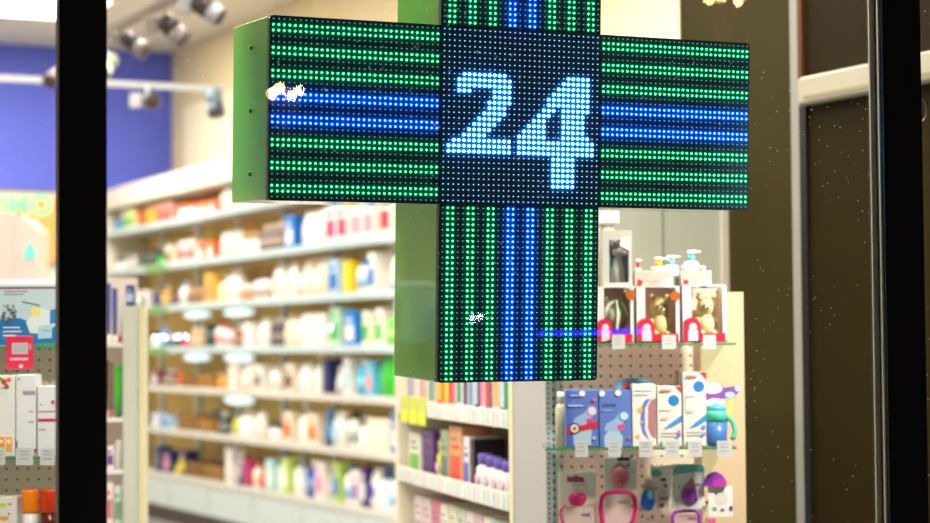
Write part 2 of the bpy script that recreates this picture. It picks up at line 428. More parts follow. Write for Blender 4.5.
# goods
def kbox(w, d, h, c1, c2, v=0):
    mb = MB().box(-w/2, w/2, 0, d, 0, h, M(c1, .45), .003)
    if c2: mb.box(-w*.4, w*.4, -.002, 0, h*.2, h*.62, M(c2, .45)).box(-w*.4, w*.2, -.002, 0, h*.72, h*.8, M(c2, .45))
    return mb
def kbottle(w, d, h, c1, c2, v=0):
    r = w/2
    mb = MB().lathe([(r*.9, 0), (r, .01), (r, h*.68), (r*.8, h*.76), (r*.4, h*.8)], 0, r, 0, M(c1, .3))
    mb.lathe([(r*.45, h*.8), (r*.45, h*.98), (r*.35, h)], 0, r, 0, M(c2, .4))
    mb.lathe([(r*1.01, h*.2), (r*1.01, h*.5)], 0, r, 0, M(tuple(int(a*.6+b*.4) for a, b in zip(c1, c2)), .5)); return mb
def kpump(w, d, h, c1, c2, v=0):
    r = w/2
    mb = MB().lathe([(r*.95, 0), (r, .01), (r, h*.6), (r*.7, h*.7), (r*.35, h*.72)], 0, r, 0, M(c1, .3))
    mb.lathe([(r*.4, h*.72), (r*.4, h*.8), (r*.14, h*.8), (r*.14, h*.93)], 0, r, 0, M(c2, .4))
    mb.box(-r*.95, r*.4, r*.75, r*1.25, h*.93, h, M(c2, .4), .003); return mb
def ktube(w, d, h, c1, c2, v=0):
    r = w/2; mb = MB(); n = 12; vs = []
    for z, a, b in ((h*.14, r*.8, r*.75), (h*.5, r*.95, r*.5), (h*.97, r, .004), (h, r, .004)):
        vs += [(a*math.cos(2*PI*i/n), r+b*math.sin(2*PI*i/n), z) for i in range(n)]
    fs = [(k*n+i, k*n+(i+1) % n, (k+1)*n+(i+1) % n, (k+1)*n+i) for k in range(3) for i in range(n)]+[tuple(range(n-1, -1, -1)), tuple(range(3*n, 4*n))]
    mb.add(vs, fs, M(c1, .35), True); mb.lathe([(r*.7, 0), (r*.75, h*.14)], 0, r, 0, M(c2, .4)); return mb
def kjar(w, d, h, c1, c2, v=0):
    r = w/2
    return MB().lathe([(r*.9, 0), (r, h*.08), (r, h*.68)], 0, r, 0, M(c1, .3)).lathe([(r*.97, h*.7), (r*.97, h*.96), (r*.9, h)], 0, r, 0, M(c2, .4)).lathe([(r*.85, h*.66), (r*.85, h*.72)], 0, r, 0, M(c2, .4))
def kpouch(w, d, h, c1, c2, v=0):
    n = 12; vs = []
    for z, a, b in ((0, .9, .5), (h*.1, 1, .9), (h*.5, 1, 1), (h*.85, .96, .5), (h*.93, .95, .05), (h, .98, .03)):
        vs += [(a*w/2*(abs(math.cos(2*PI*i/n))**.6)*(1 if math.cos(2*PI*i/n) > 0 else -1), d/2+b*d/2*math.sin(2*PI*i/n), z) for i in range(n)]
    fs = [(k*n+i, k*n+(i+1) % n, (k+1)*n+(i+1) % n, (k+1)*n+i) for k in range(5) for i in range(n)]+[tuple(range(n-1, -1, -1)), tuple(range(5*n, 6*n))]
    mb = MB(); mb.add(vs, fs, M(c1, .35), True)
    if c2: mb.prism(disc(0, h*.45, w*.3), -.004, .004, M(c2, .45))
    return mb
def kbasket(w, d, h, c1, c2, v=0):
    mb = MB(); m1 = M(c1, .8); t = .012
    mb.box(-w/2, w/2, 0, d, 0, t, m1)
    n = 5
    for i in range(n):
        z = t+(h-t)*i/n; e = .004 if i % 2 else 0; zz = z+(h-t)/n*.8
        mb.box(-w/2-e, w/2+e, -e, t, z, zz, m1).box(-w/2-e, w/2+e, d-t, d, z, zz, m1).box(-w/2-e, -w/2+t, t, d-t, z, zz, m1).box(w/2-t, w/2+e, t, d-t, z, zz, m1)
    for k in range(6):
        mb.box(-w/2+w*k/6, -w/2+w*k/6+.012, .001, .011, 0, h, M(c2, .8))
    return mb
KIND = dict(box=(kbox, .12, .11, 'box'), bottle=(kbottle, .085, .085, 'bottle'), pump=(kpump, .09, .09, 'bottle'), tube=(ktube, .075, .07, 'tube'),
            jar=(kjar, .10, .10, 'jar'), pouch=(kpouch, .14, .09, 'bag'), basket=(kbasket, .36, .17, 'basket'), carton=(kbox, .075, .12, 'box'))
NAMES = dict(box='product_box', bottle='product_bottle', pump='pump_bottle', tube='cream_tube', jar='cream_jar', pouch='product_pouch', basket='wicker_basket', carton='slim_carton')
_c = {}
def good(kind, w, d, h, c1, c2):
    key = (kind, round(w, 3), round(h, 2), c1, c2)
    if key not in _c: _c[key] = KIND[kind][0](w, d, h, c1, c2).mesh(NAMES[kind])
    return _c[key]
wt = (240, 238, 232); cr = (236, 222, 200); tn = (196, 150, 96); br = (110, 66, 40); or_ = (236, 98, 30); bl = (20, 110, 200); nv = (36, 40, 96)
gn = (60, 180, 60); dg = (40, 70, 50); yl = (240, 205, 30); rd = (205, 40, 60); pk = (240, 150, 175); cy = (50, 180, 215); gy = (120, 116, 112); pg = (190, 225, 200); lb = (180, 210, 235); pu_ = (80, 50, 120); mg = (200, 40, 110); ly = (236, 236, 170)
# rows: x0, x1, kind, colour, second colour, pixel height, short description
ROWS = [
 [(109, 117, 'bottle', bl, wt, 14, 'blue bottle'), (118, 131, 'box', ly, gn, 19, 'pale yellow box'), (133, 141, 'carton', br, or_, 20, 'brown carton'), (142, 152, 'carton', tn, yl, 20, 'tan carton'), (153, 168, 'carton', (220, 170, 150), rd, 19, 'peach carton'),
  (173, 186, 'jar', wt, or_, 15, 'white jar with orange lid'), (187, 212, 'box', or_, wt, 13, 'orange box'), (213, 236, 'pouch', wt, cr, 24, 'white pouch'), (238, 262, 'box', cr, None, 24, 'cream box')],
 [(109, 120, 'jar', wt, dg, 13, 'white jar with dark green lid'), (121, 134, 'box', gy, wt, 15, 'grey box'), (136, 148, 'bottle', dg, br, 18, 'dark green bottle'), (149, 158, 'jar', gn, dg, 12, 'green jar'), (160, 168, 'box', cr, br, 18, 'cream box with brown label'),
  (173, 190, 'box', wt, rd, 20, 'white box with red label'), (191, 210, 'box', or_, wt, 17, 'orange box'), (212, 232, 'tube', wt, cr, 23, 'white tube'), (233, 250, 'jar', wt, tn, 20, 'white jar with tan lid'), (252, 274, 'bottle', (120, 100, 92), cr, 25, 'grey-brown bottle'),
  (276, 292, 'box', (10, 120, 215), wt, 30, 'bright blue box'), (294, 318, 'pouch', wt, None, 33, 'white pouch'), (320, 343, 'box', wt, mg, 35, 'white box with magenta label'), (345, 369, 'box', wt, pk, 37, 'white box with pink label'), (371, 390, 'box', wt, rd, 40, 'white box with red label')],
 [(110, 124, 'bottle', dg, wt, 14, 'green bottle'), (125, 142, 'box', wt, nv, 16, 'white box with navy label'), (144, 153, 'jar', nv, gy, 17, 'navy jar'), (155, 160, 'bottle', (214, 150, 40), wt, 19, 'amber bottle'), (162, 169, 'bottle', br, gy, 15, 'brown bottle'),
  (172, 180, 'bottle', wt, lb, 22, 'white bottle with pale blue cap'), (182, 198, 'box', tn, br, 15, 'tan box'), (199, 209, 'carton', (232, 180, 70), tn, 27, 'amber carton'), (211, 218, 'pump', (246, 240, 180), wt, 26, 'pale yellow pump bottle'), (220, 231, 'bottle', wt, cr, 30, 'white bottle with cream cap'), (233, 246, 'jar', (180, 130, 90), wt, 16, 'brown jar with white lid'), (247, 260, 'bottle', wt, br, 24, 'white bottle with brown cap'),
  (263, 290, 'pouch', wt, cr, 31, 'white pouch'), (292, 318, 'pouch', cr, wt, 34, 'cream pouch'), (320, 337, 'box', lb, bl, 32, 'pale blue box'), (338, 345, 'carton', (250, 215, 20), None, 30, 'bright yellow carton'), (347, 358, 'bottle', wt, bl, 32, 'white bottle with blue cap'), (360, 374, 'carton', wt, bl, 36, 'white carton with blue label'), (376, 390, 'tube', wt, (10, 110, 210), 34, 'white tube with blue cap')],
 [(144, 152, 'jar', wt, br, 16, 'white jar with brown lid'), (153, 160, 'bottle', (90, 150, 200), wt, 20, 'sky blue bottle'), (161, 167, 'jar', dg, wt, 12, 'dark green jar'), (173, 182, 'jar', rd, br, 14, 'dark red jar'), (183, 195, 'bottle', tn, wt, 18, 'tan bottle'), (196, 207, 'jar', (36, 60, 44), (24, 40, 30), 22, 'very dark green jar'), (208, 214, 'bottle', wt, rd, 24, 'white bottle with red cap'),
  (216, 224, 'bottle', wt, rd, 20, 'white bottle with red cap'), (225, 234, 'bottle', (140, 70, 40), cr, 20, 'amber-brown bottle'), (236, 248, 'box', wt, (225, 205, 225), 22, 'white box with lilac label'), (249, 261, 'pouch', wt, None, 26, 'white pouch'), (262, 275, 'bottle', (60, 40, 40), wt, 26, 'dark brown bottle'), (277, 297, 'pouch', cr, None, 28, 'cream pouch'), (298, 319, 'box', wt, (225, 205, 225), 30, 'white box with lilac label'),
  (321, 336, 'box', pg, gn, 36, 'mint green box'), (338, 352, 'box', (10, 130, 220), wt, 32, 'bright blue box'), (354, 367, 'carton', (244, 244, 214), gn, 32, 'cream carton with green stripes'), (369, 378, 'carton', wt, gn, 34, 'white carton with green label'), (380, 388, 'bottle', (100, 210, 30), wt, 32, 'lime green bottle')],
 [(145, 155, 'box', (130, 60, 70), wt, 15, 'maroon box'), (156, 166, 'bottle', (120, 90, 80), wt, 16, 'brown bottle'), (170, 174, 'tube', or_, wt, 16, 'orange tube'), (177, 192, 'basket', (150, 105, 40), (120, 80, 30), 12, 'brown wicker basket'), (193, 208, 'basket', (176, 128, 50), (130, 90, 40), 13, 'honey wicker basket'), (209, 218, 'jar', (226, 150, 30), tn, 15, 'amber jar'),
  (220, 233, 'box', (240, 226, 214), None, 24, 'pale peach box'), (234, 246, 'pouch', (238, 224, 210), wt, 26, 'pale peach pouch'), (247, 258, 'box', wt, gy, 24, 'white box with grey label'), (260, 272, 'bottle', wt, cr, 26, 'white bottle with cream cap'), (276, 290, 'box', (240, 225, 205), br, 26, 'cream box with brown label'), (291, 302, 'pouch', wt, None, 28, 'white pouch'), (303, 314, 'pump', wt, cr, 36, 'white pump bottle'), (316, 322, 'carton', nv, None, 32, 'navy carton'), (324, 332, 'tube', wt, (120, 40, 100), 26, 'white tube with plum cap'),
  (334, 346, 'carton', wt, lb, 34, 'white carton with pale blue label'), (348, 357, 'bottle', cy, wt, 34, 'cyan bottle'), (358, 369, 'carton', (90, 195, 225), pk, 32, 'sky blue carton with pink label'), (371, 388, 'pouch', (50, 190, 50), gn, 38, 'vivid green pouch')],
 [(145, 155, 'box', (200, 215, 235), wt, 13, 'pale blue box'), (156, 166, 'box', lb, bl, 12, 'light blue box'), (174, 192, 'basket', (150, 108, 50), (110, 76, 30), 14, 'brown wicker basket'), (193, 208, 'basket', (172, 124, 52), (130, 90, 40), 13, 'honey wicker basket'), (210, 219, 'bottle', (50, 54, 60), wt, 20, 'black bottle'), (220, 230, 'tube', (216, 210, 80), wt, 17, 'mustard tube'),
  (232, 244, 'pump', wt, cr, 26, 'white pump bottle'), (245, 258, 'pouch', (242, 228, 216), None, 24, 'pale peach pouch'), (259, 271, 'jar', wt, dg, 16, 'white jar with dark green lid'), (274, 290, 'box', (240, 224, 196), or_, 27, 'cream box with orange label'), (291, 299, 'pump', wt, wt, 40, 'tall white pump bottle'), (300, 311, 'box', (238, 222, 196), (250, 120, 0), 28, 'cream box with bright orange label'), (313, 322, 'tube', (40, 130, 190), nv, 34, 'teal blue tube'),
  (324, 336, 'pouch', wt, lb, 32, 'white pouch with pale blue label'), (337, 349, 'bottle', wt, dg, 34, 'white bottle with green cap'), (350, 359, 'pump', wt, lb, 30, 'white pump bottle'), (361, 383, 'box', (238, 224, 204), None, 30, 'cream box'), (385, 390, 'carton', bl, wt, 36, 'blue carton')],
 [(147, 156, 'box', nv, gy, 22, 'navy box'), (157, 167, 'box', (40, 42, 100), pk, 20, 'dark blue box with pink label'), (168, 174, 'jar', yl, gn, 10, 'yellow jar'), (175, 181, 'box', nv, yl, 22, 'navy box'), (182, 198, 'basket', (140, 100, 44), (110, 76, 30), 14, 'brown wicker basket'), (199, 218, 'basket', (160, 118, 56), (120, 86, 40), 14, 'honey wicker basket'),
  (220, 226, 'carton', (244, 232, 230), wt, 34, 'pinkish white carton'), (227, 233, 'tube', (244, 216, 214), nv, 30, 'pale pink tube'), (234, 238, 'bottle', (40, 80, 140), nv, 26, 'blue bottle'), (239, 244, 'carton', (190, 40, 110), rd, 24, 'magenta carton'), (245, 250, 'bottle', wt, (240, 180, 60), 22, 'white bottle with yellow cap'), (251, 258, 'bottle', (230, 120, 80), rd, 22, 'coral bottle'), (260, 268, 'box', (176, 222, 218), wt, 28, 'pale teal box'),
  (270, 276, 'pump', wt, (50, 90, 210), 38, 'white pump bottle with blue head'), (277, 283, 'carton', (200, 220, 110), wt, 32, 'lime carton'), (285, 294, 'pump', wt, lb, 36, 'white pump bottle'), (296, 306, 'bottle', (40, 90, 190), wt, 34, 'royal blue bottle'), (308, 317, 'box', (244, 232, 228), pk, 34, 'pinkish box'), (318, 325, 'tube', wt, lb, 32, 'white tube with pale blue cap'), (326, 334, 'carton', (190, 214, 90), bl, 36, 'yellow-green carton'),
  (335, 344, 'bottle', wt, bl, 34, 'white bottle with blue cap'), (345, 353, 'box', (244, 232, 232), (150, 120, 180), 32, 'pinkish box with violet label'), (354, 359, 'carton', (70, 40, 120), wt, 36, 'purple carton'), (361, 370, 'pouch', wt, (80, 70, 170), 36, 'white pouch with violet label'), (371, 378, 'pump', (210, 232, 240), bl, 40, 'clear blue pump bottle'), (380, 389, 'bottle', wt, (10, 130, 210), 36, 'white bottle with blue cap')]]
ORD = ['top shelf', 'second shelf down', 'third shelf down', 'fourth shelf down', 'fifth shelf down', 'sixth shelf down', 'bottom shelf']
PLU = dict(box='boxes', bottle='bottles', pump='pump bottles', tube='tubes', jar='jars', pouch='pouches', basket='baskets', carton='cartons')
for k, row in enumerate(ROWS):
    prev = None
    for (x0, x1, kind, c1, c2, hp, desc) in row:
        ua, ub = WALL.hit(x0, 345)[0], WALL.hit(x1, 345)[0]
        fn, w, d, cat = KIND[kind]
        r = ray((x0+x1)/2, 345); s = (WALL.o-EYE).dot(WALL.n)/r.dot(WALL.n)
        h = min(hp*s/2000*1.15, .27 if k else .3); L = ub-ua
        n = max(1, int(L/(w+.035)))
        wi = min(L/n-.012, w*1.35)
        if prev: tail = 'right of %s' % (prev if len(prev.split()) < 4 else ' '.join(prev.split()[:2]))
        else: tail = 'at the far left end'
        lab = '%s on %s of long shelving, %s' % (desc, ORD[k], tail)
        if len(lab.split()) > 16: lab = '%s, %s, %s' % (desc, ORD[k], tail)
        if kind != 'basket': di = min(d, SD-.1)
        else: di = d
        for i in range(n):
            o = bpy.data.objects.new(NAMES[kind], good(kind, wi, di, h, c1, c2)); COL.objects.link(o)
            o.location = WALL.w(ua+L*(i+.5)/n, .03+random.uniform(0, .012), ZR[k]-.005); o.rotation_euler = (0, 0, WALL.th)
            tag(o, lab, cat, ('%s on the %s, %s' % (PLU[kind], ORD[k], tail)) if n > 1 else None)
        prev = desc
BACK = [(4, 178, 196, (220, 226, 226), wt, 17, 'clear white bottle'), (4, 198, 208, (170, 150, 190), wt, 15, 'mauve bottle'), (5, 176, 196, (196, 220, 232), wt, 22, 'pale blue bottle'), (5, 198, 209, (205, 220, 222), gy, 22, 'pale grey bottle'), (6, 184, 200, (176, 190, 206), wt, 20, 'blue-grey bottle'), (6, 202, 217, (110, 150, 150), wt, 22, 'teal-grey bottle')]
for (k, x0, x1, c1, c2, hp, desc) in BACK:
    ua, ub = WALL.hit(x0, 345)[0], WALL.hit(x1, 345)[0]; n = 3
    for i in range(n):
        o = bpy.data.objects.new('product_bottle', good('bottle', .085, .085, hp*14.8/2000, c1, c2)); COL.objects.link(o)
        o.location = WALL.w(ua+(ub-ua)*(i+.5)/n, .24, ZR[k]-.005); o.rotation_euler = (0, 0, WALL.th)
        tag(o, '%s behind the wicker baskets on %s of long shelving' % (desc, ORD[k]), 'bottle', '%ss behind the baskets on the %s' % (desc, ORD[k]))

# ================================================================== helpers for near goods drawn from pixel layout
class It:
    """a thing whose parts are laid out with picture columns/rows on its own front plane"""
    def __init__(s, name, label, cat, F, x0, x1, yb, off, zb=None, group=None):
        s.F = F; s.off = off
        u0, _ = F.hit(x0, yb, off); u1, z = F.hit(x1, yb, off)
        s.u = (u0+u1)/2; s.z = z if zb is None else zb; s.w = u1-u0
        s.o = thing(name, label, cat, F, s.u, off, s.z, group)
    def L(s, px, py):
        u, z = s.F.hit(px, py, s.off); return u-s.u, z-s.z
    def h(s, py, px=None):
        return s.L(px if px else 0, py)[1]
    def part(s, name, mb, label=None):
        o = mb.build(name, s.o)
        if label: o['label'] = label
        return o
    def deco(s, items, name='printed_front', y=0., step=.0003):
        mb = MB()
        for i, it in enumerate(items):
            t = it[0]; c = it[-1]; m_ = M(c, .45) if isinstance(c, tuple) else c
            y1 = y-step*(i+1)
            if t == 'r':
                a, b = s.L(it[1], it[2]), s.L(it[3], it[4]); pl = [(a[0], b[1]), (b[0], b[1]), (b[0], a[1]), (a[0], a[1])]
            elif t == 'd':
                a = s.L(it[1], it[2]); r = s.L(it[1]+it[3], it[2])[0]-a[0]; pl = disc(a[0], a[1], r)
            elif t == 'e':
                a = s.L(it[1], it[2]); r = s.L(it[1]+it[3], it[2])[0]-a[0]; q = a[1]-s.L(it[1], it[2]+it[4])[1]; pl = [(a[0]+r*math.cos(2*PI*j/20), a[1]+q*math.sin(2*PI*j/20)) for j in range(20)]
            else: pl = [s.L(px, py) for px, py in it[1]]
            mb.prism(pl, y1, y, m_)
        return mb.build(name, s.o)
    def text(s, body, px, py, hpx, c, y=-.004, **k):
        a = s.L(px, py); return text(body, hpx*1.35*(s.L(px, py-1)[1]-a[1]), a[0], a[1], y, M(c, .5), s.o, **k)

clear = glassmat('clear_plastic', (.96, .96, .96), False, 1.0)
glpane = glassmat('green_shelf_glass', (.82, .93, .86), False, 1.0)
glshelf = M((110, 170, 130), .15, name='glass_shelf_edge')
def tagcard(F, x0, x1, y0, y1, off, label, parent=None):
    a, z1 = F.hit(x0, y0, off); b, z0 = F.hit(x1, y1, off)
    mb = MB().box(a, b, off, off+.0015, z0, z1, M((200, 200, 202), .4))
    for q in (.35, .6, .8): mb.box(a+(b-a)*.2, b-(b-a)*.25, off-.0004, off, z0+(z1-z0)*q, z0+(z1-z0)*(q+.035), M((130, 130, 140), .5))
    o = mb.build('price_tag', parent)
    return o

# ================================================================== RIGHT PEGBOARD GONDOLA
YR = 4.60
GR = Fr(0, YR, 0)
g = thing('pegboard_gondola', 'pinkish pegboard display with glass shelves of baby goods right of the cross', 'display stand', GR, 0, 0, 0)
pegR = pegmat((246, 212, 198), .0242, .13)
def X(F, px, off=0, py=400): return F.hit(px, py, off)[0]
def Z(F, py, off=0, px=650): return F.hit(px, py, off)[1]
pd = .25
zt = Z(GR, 293, pd)
MB().box(X(GR, 560, pd), X(GR, 700, pd), pd, pd+.02, FLOORZ+.3, zt-.01, pegR).build('pegboard', g)
MB().box(X(GR, 552, pd), X(GR, 560, pd), pd-.01, pd+.02, FLOORZ, zt, pegmat((205, 208, 214), .02, .2, 'slotted_steel')).build('upright', g)
MB().box(X(GR, 545, pd), X(GR, 552, pd), pd-.025, pd+.02, FLOORZ, zt, pegmat((190, 192, 200), .012, .22, 'slotted_steel_fine')).build('upright', g)
MB().box(X(GR, 700, pd), X(GR, 743, pd), pd-.03, pd+.02, FLOORZ, zt, M((212, 188, 152), .5)).build('side_panel', g)
MB().box(X(GR, 545, pd), X(GR, 743, pd), 0, pd+.02, FLOORZ, FLOORZ+.3, M((225, 222, 215), .5)).build('plinth', g)
S1, S2 = Z(GR, 343), Z(GR, 447)
MB().box(X(GR, 560), X(GR, 737), 0, pd-.031, S1-.007, S1, glpane).build('glass_shelf', g)
MB().box(X(GR, 545), X(GR, 736), 0, pd-.031, S2-.007, S2, glpane).build('glass_shelf', g)
for (a, b) in ((612, 625), (662, 676), (703, 716)): tagcard(GR, a, b, 335, 349, -.004, '', g)
for (a, b) in ((575, 588), (608, 621), (639, 653), (665, 679), (688, 702), (717, 732)): tagcard(GR, a, b, 441, 457, -.004, '', g)
MB().box(X(GR, 560), X(GR, 737), -.002, .0, S1-.006, S1-.001, M((70, 136, 92), .3)).build('shelf_lip', g)
MB().box(X(GR, 545), X(GR, 736), -.002, .0, S2-.006, S2-.001, M((70, 136, 92), .3)).build('shelf_lip', g)
# --- three night-light gift boxes
skin = (236, 214, 160)
def giftbox(x0, x1, yt, label, fig, sticker):
    it = It('gift_box', label, 'gift box', GR, x0, x1, 342, .012, S1+.0005, 'red and white night light boxes on the upper glass shelf')
    w = it.w; h = it.h(yt); d = .11
    wl, rl = M((216, 212, 214), .4), M((205, 30, 60), .4)
    t = .003
    mb = MB().box(-w/2, w/2, 0, d, 0, t, rl).box(-w/2, w/2, 0, .008, h-t, h, wl).box(-w/2, w/2, d-.006, d, h-t, h, wl).box(-w/2, w/2, d-t, d, t, h-t, M((250, 214, 190), .5))
    mb.box(-w/2, -w/2+t, 0, d, t, h-t, wl).box(w/2-t, w/2, 0, d, t, h-t, wl)
    mb.box(-w/2+t, w/2-t, 0, t, t, h*.16, rl).box(-w/2+t, -w/2+w*.2, 0, t, h*.16, h-t, wl).box(w/2-w*.09, w/2-t, 0, t, h*.16, h-t, wl)
    it.part('carton', mb)
    mb = MB().add([(-w*.32, .0015, h*.16), (w*.41, .0015, h*.16), (w*.41, .0015, h-t), (-w*.32, .0015, h-t)], [(0, 1, 2, 3)], clear)
    mb.add([(-w/2+t, .008, h-.001), (w/2-t, .008, h-.001), (w/2-t, d-.006, h-.001), (-w/2+t, d-.006, h-.001)], [(0, 1, 2, 3)], clear)
    it.part('clear_window', mb)
    mb = MB().prism([(-w*.48, .002), (-w*.48, h*.36)]+[(-w*.30+w*.2*math.cos(a), h*.30+h*.13*math.sin(a)) for a in (2.2, 1.8, 1.4, 1.0, .5, 0)]+[(-w*.06, .002)], -.002, 0, rl)
    mb.sph(-w*.27, -.001, h*.27, w*.11, .002, h*.075, M((216, 190, 215), .5)).box(-w*.38, -w*.16, -.0035, -.002, .004, h*.22, M((214, 196, 218), .5))
    it.part('printed_baby_panel', mb)
    # the plush or lamp figure inside
    m1 = M(fig, .6); mb = MB(); cx = w*.1; by = .055
    if label.startswith('grey'):
        mb.sph(cx-w*.05, by, h*.5, w*.34, .035, h*.3, m1); mb.tube([(cx-w*.05+w*.03*math.sin(k/3), by-.036, h*(.22+.06*k)) for k in range(10)], .0035, M((235, 230, 215), .5))
        mb.tube([(cx-w*.05+w*.3*math.cos(a/8*PI), by-.03, h*.48+h*.26*math.sin(a/8*PI)) for a in range(9)], .003, M((240, 232, 215), .5))
        mb.sph(cx+w*.02, by-.033, h*.3, .004, .003, .004, M((40, 60, 40), .4))
        for sx_ in (-1, 1): mb.sph(cx-w*.05+sx_*w*.2, by, h*.76, w*.08, .012, h*.08, m1)
    else:
        mb.sph(cx, by, h*.62, w*.23, .034, h*.19, m1)
        for sx_ in (-1, 1):
            mb.sph(cx+sx_*w*.17, by, h*.80, w*.07, .012, h*.075, m1)
            mb.sph(cx+sx_*w*.075, by-.0335, h*.645, .0028, .002, .0028, M((40, 25, 20), .4))
            mb.sph(cx+sx_*w*.15, by-.01, h*.16, w*.12, .03, h*.07, m1)
            mb.sph(cx+sx_*w*.2, by-.004, h*.34, w*.075, .02, h*.11, m1)
        mb.sph(cx, by, h*.3, w*.25, .036, h*.24, m1)
        mb.sph(cx, by-.032, h*.595, .009, .006, .0065, M((246, 228, 190), .6)); mb.sph(cx, by-.0375, h*.605, .0036, .003, .0026, M((60, 30, 25), .4))
    it.part('figure', mb, 'cream coloured animal shaped night light' if not label.startswith('grey') else 'pale grey-green rounded animal lamp')
    if sticker:
        it.deco([('d', sticker[0], sticker[1], 5, (176, 84, 16))], 'round_sticker', -.002, .0012)
    return it, h
G1, H1 = giftbox(597, 634, 291, 'grey rounded figure in red and white window box, leftmost on upper glass shelf', (196, 196, 170), (630.5, 295))
G2, H2 = giftbox(637, 680, 291, 'middle red and white window box holding cream bear with dark smiling face', (238, 212, 150), (675, 296))
G3, H3 = giftbox(683, 727, 290, 'rightmost red and white window box holding pale cream bear', (244, 228, 170), None)
zb1, zb2, zb3 = S1+H1+.001, S1+H2+.001, S1+H3+.001
# --- cartons on top
def topcarton(x0, x1, yt, zb, label, red_x):
    it = It('flat_carton', label, 'box', GR, x0, x1, 290, .02, zb, 'pale cartons on top of the gift boxes')
    h = it.h(yt); it.part('carton', MB().box(-it.w/2, it.w/2, 0, .035, 0, h, M((206, 184, 174), .45), .001))
    it.deco([('p', [(red_x-3, 289), (red_x-1, 279), (red_x+4, 281), (red_x+1, 290)], (222, 40, 40)), ('p', [(x1-12, 288), (x1-9, 279), (x1-5, 278), (x1-4, 288)], (214, 176, 210)), ('r', red_x+7, 281, x1-14, 282, (160, 150, 150)), ('r', red_x+9, 284, x1-16, 284.6, (180, 170, 170))])
    return it
topcarton(634.5, 674, 276, zb2, 'pale carton with red leaf print, on the middle bear box', 639)
topcarton(681, 712, 276, zb3, 'pale carton with red leaf print, on the rightmost bear box', 685)
def lotion(px, yt, wpx, zb, off, c1, c2, label, head='pump', band=None):
    it = It('lotion_bottle', label, 'bottle', GR, px-wpx/2, px+wpx/2, 290, off, zb, None)
    h = it.L(px, yt)[1]; r = it.w/2
    it.part('bottle_body', MB().lathe([(r*.9, 0), (r, .006), (r, h*.56), (r*.86, h*.66), (r*.45, h*.70)], 0, r, 0, M(c1, .3)))
    if head == 'pump':
        it.part('pump_collar', MB().lathe([(r*.46, h*.70), (r*.46, h*.86), (r*.3, h*.87), (r*.3, h*.90)], 0, r, 0, M(c2, .35)))
        it.part('pump_head', MB().lathe([(r*.5, h*.90), (r*.55, h*.93), (r*.5, h)], 0, r, 0, WHITE).box(0, r*1.1, r*.8, r*1.2, h*.93, h*.985, WHITE, .002))
    else:
        it.part('cap', MB().lathe([(r*.6, h*.70), (r*.62, h*.92), (r*.5, h)], 0, r, 0, M(c2, .35)))
    if band: it.part('printed_band', MB().lathe([(r*1.01, h*.3), (r*1.01, h*.38)], 0, r, 0, M(band, .4)))
lotion(660, 257, 17, zb2, .06, (196, 194, 186), (240, 180, 30), 'white pump bottle with yellow collar behind the left carton')
lotion(672.5, 255, 17, zb2, .066, (196, 197, 196), (120, 190, 225), 'white pump bottle with pale blue collar behind the left carton', band=(120, 190, 225))
lotion(693, 250, 17, zb3, .06, (196, 194, 190), (110, 190, 225), 'tallest white pump bottle with sky blue collar, on rightmost bear box')
lotion(685.5, 265, 12, zb3, .058, (214, 212, 204), (212, 210, 202), 'short plain white bottle left of the tallest pump bottle', 'cap')
lotion(704, 266, 9, zb3, .058, (238, 232, 214), (236, 230, 214), 'small cream bottle right of the tallest pump bottle', 'cap')
lotion(638.5, 259, 8, zb2, .058, (236, 190, 190), (216, 40, 70), 'small pink bottle with red pump left of the yellow collar bottle')
# --- grey toy box
it = It('toy_box', 'tall grey box with doll-like grey toy in window, standing on leftmost gift box', 'toy box', GR, 603.5, 632.5, 288.5, .02, zb1)
h = it.h(235); w = it.w; d = .085; t = .003; gb = M((196, 190, 184), .45)
x0_, x1_ = it.L(609, 240)[0], it.L(628.5, 240)[0]; z0_, z1_ = it.L(610, 282.5)[1], it.L(610, 240)[1]
mb = MB().box(-w/2, x0_, 0, t, 0, h, gb).box(x1_, w/2, 0, t, 0, h, gb).box(x0_, x1_, 0, t, 0, z0_, gb).box(x0_, x1_, 0, t, z1_, h, gb)
mb.box(-w/2, w/2, d-t, d, 0, h, M((100, 108, 150), .5)).box(-w/2, -w/2+t, t, d-t, 0, h, gb).box(w/2-t, w/2, t, d-t, 0, h, gb).box(-w/2+t, w/2-t, t, d-t, 0, t, gb)
mb.box(-w/2+t, w/2-t, d-.012, d-t, h-t, h, gb)
it.part('carton', mb)
mb = MB().prism([(x0_, z0_), (x0_+.006, z0_), (x0_+.009, h*.5), (x0_+.002, h*.6), (x0_, h*.6)], .05, .06, M((70, 195, 200), .4)); it.part('teal_backing', mb)
cx = (x0_+x1_)/2; gg = M((176, 170, 172), .6)
mb = MB().lathe([(.017, z0_+.002), (.015, h*.3), (.009, h*.5), (.007, h*.56)], cx, .04, 0, gg)
mb.sph(cx+.001, .04, h*.62, .014, .014, .012, gg).sph(cx-.005, .038, h*.76, .010, .011, .013, M((140, 130, 138), .6)).sph(cx-.008, .027, h*.775, .0022, .0022, .0022, BLACK)
mb.sph(cx-.009, .04, h*.86, .004, .004, .012, M((90, 80, 92), .6)); mb.sph(cx+.012, .04, h*.6, .012, .008, .007, M((196, 176, 176), .6))
it.part('toy_figure', mb)
mb = MB().prism([(cx+.002, h*.72), (w/2-.004, h*.62), (w/2-.003, h*.9), (cx+.004, h*.86)], -.0008, 0, M((222, 222, 220), .4)); it.part('paper_flap', mb)
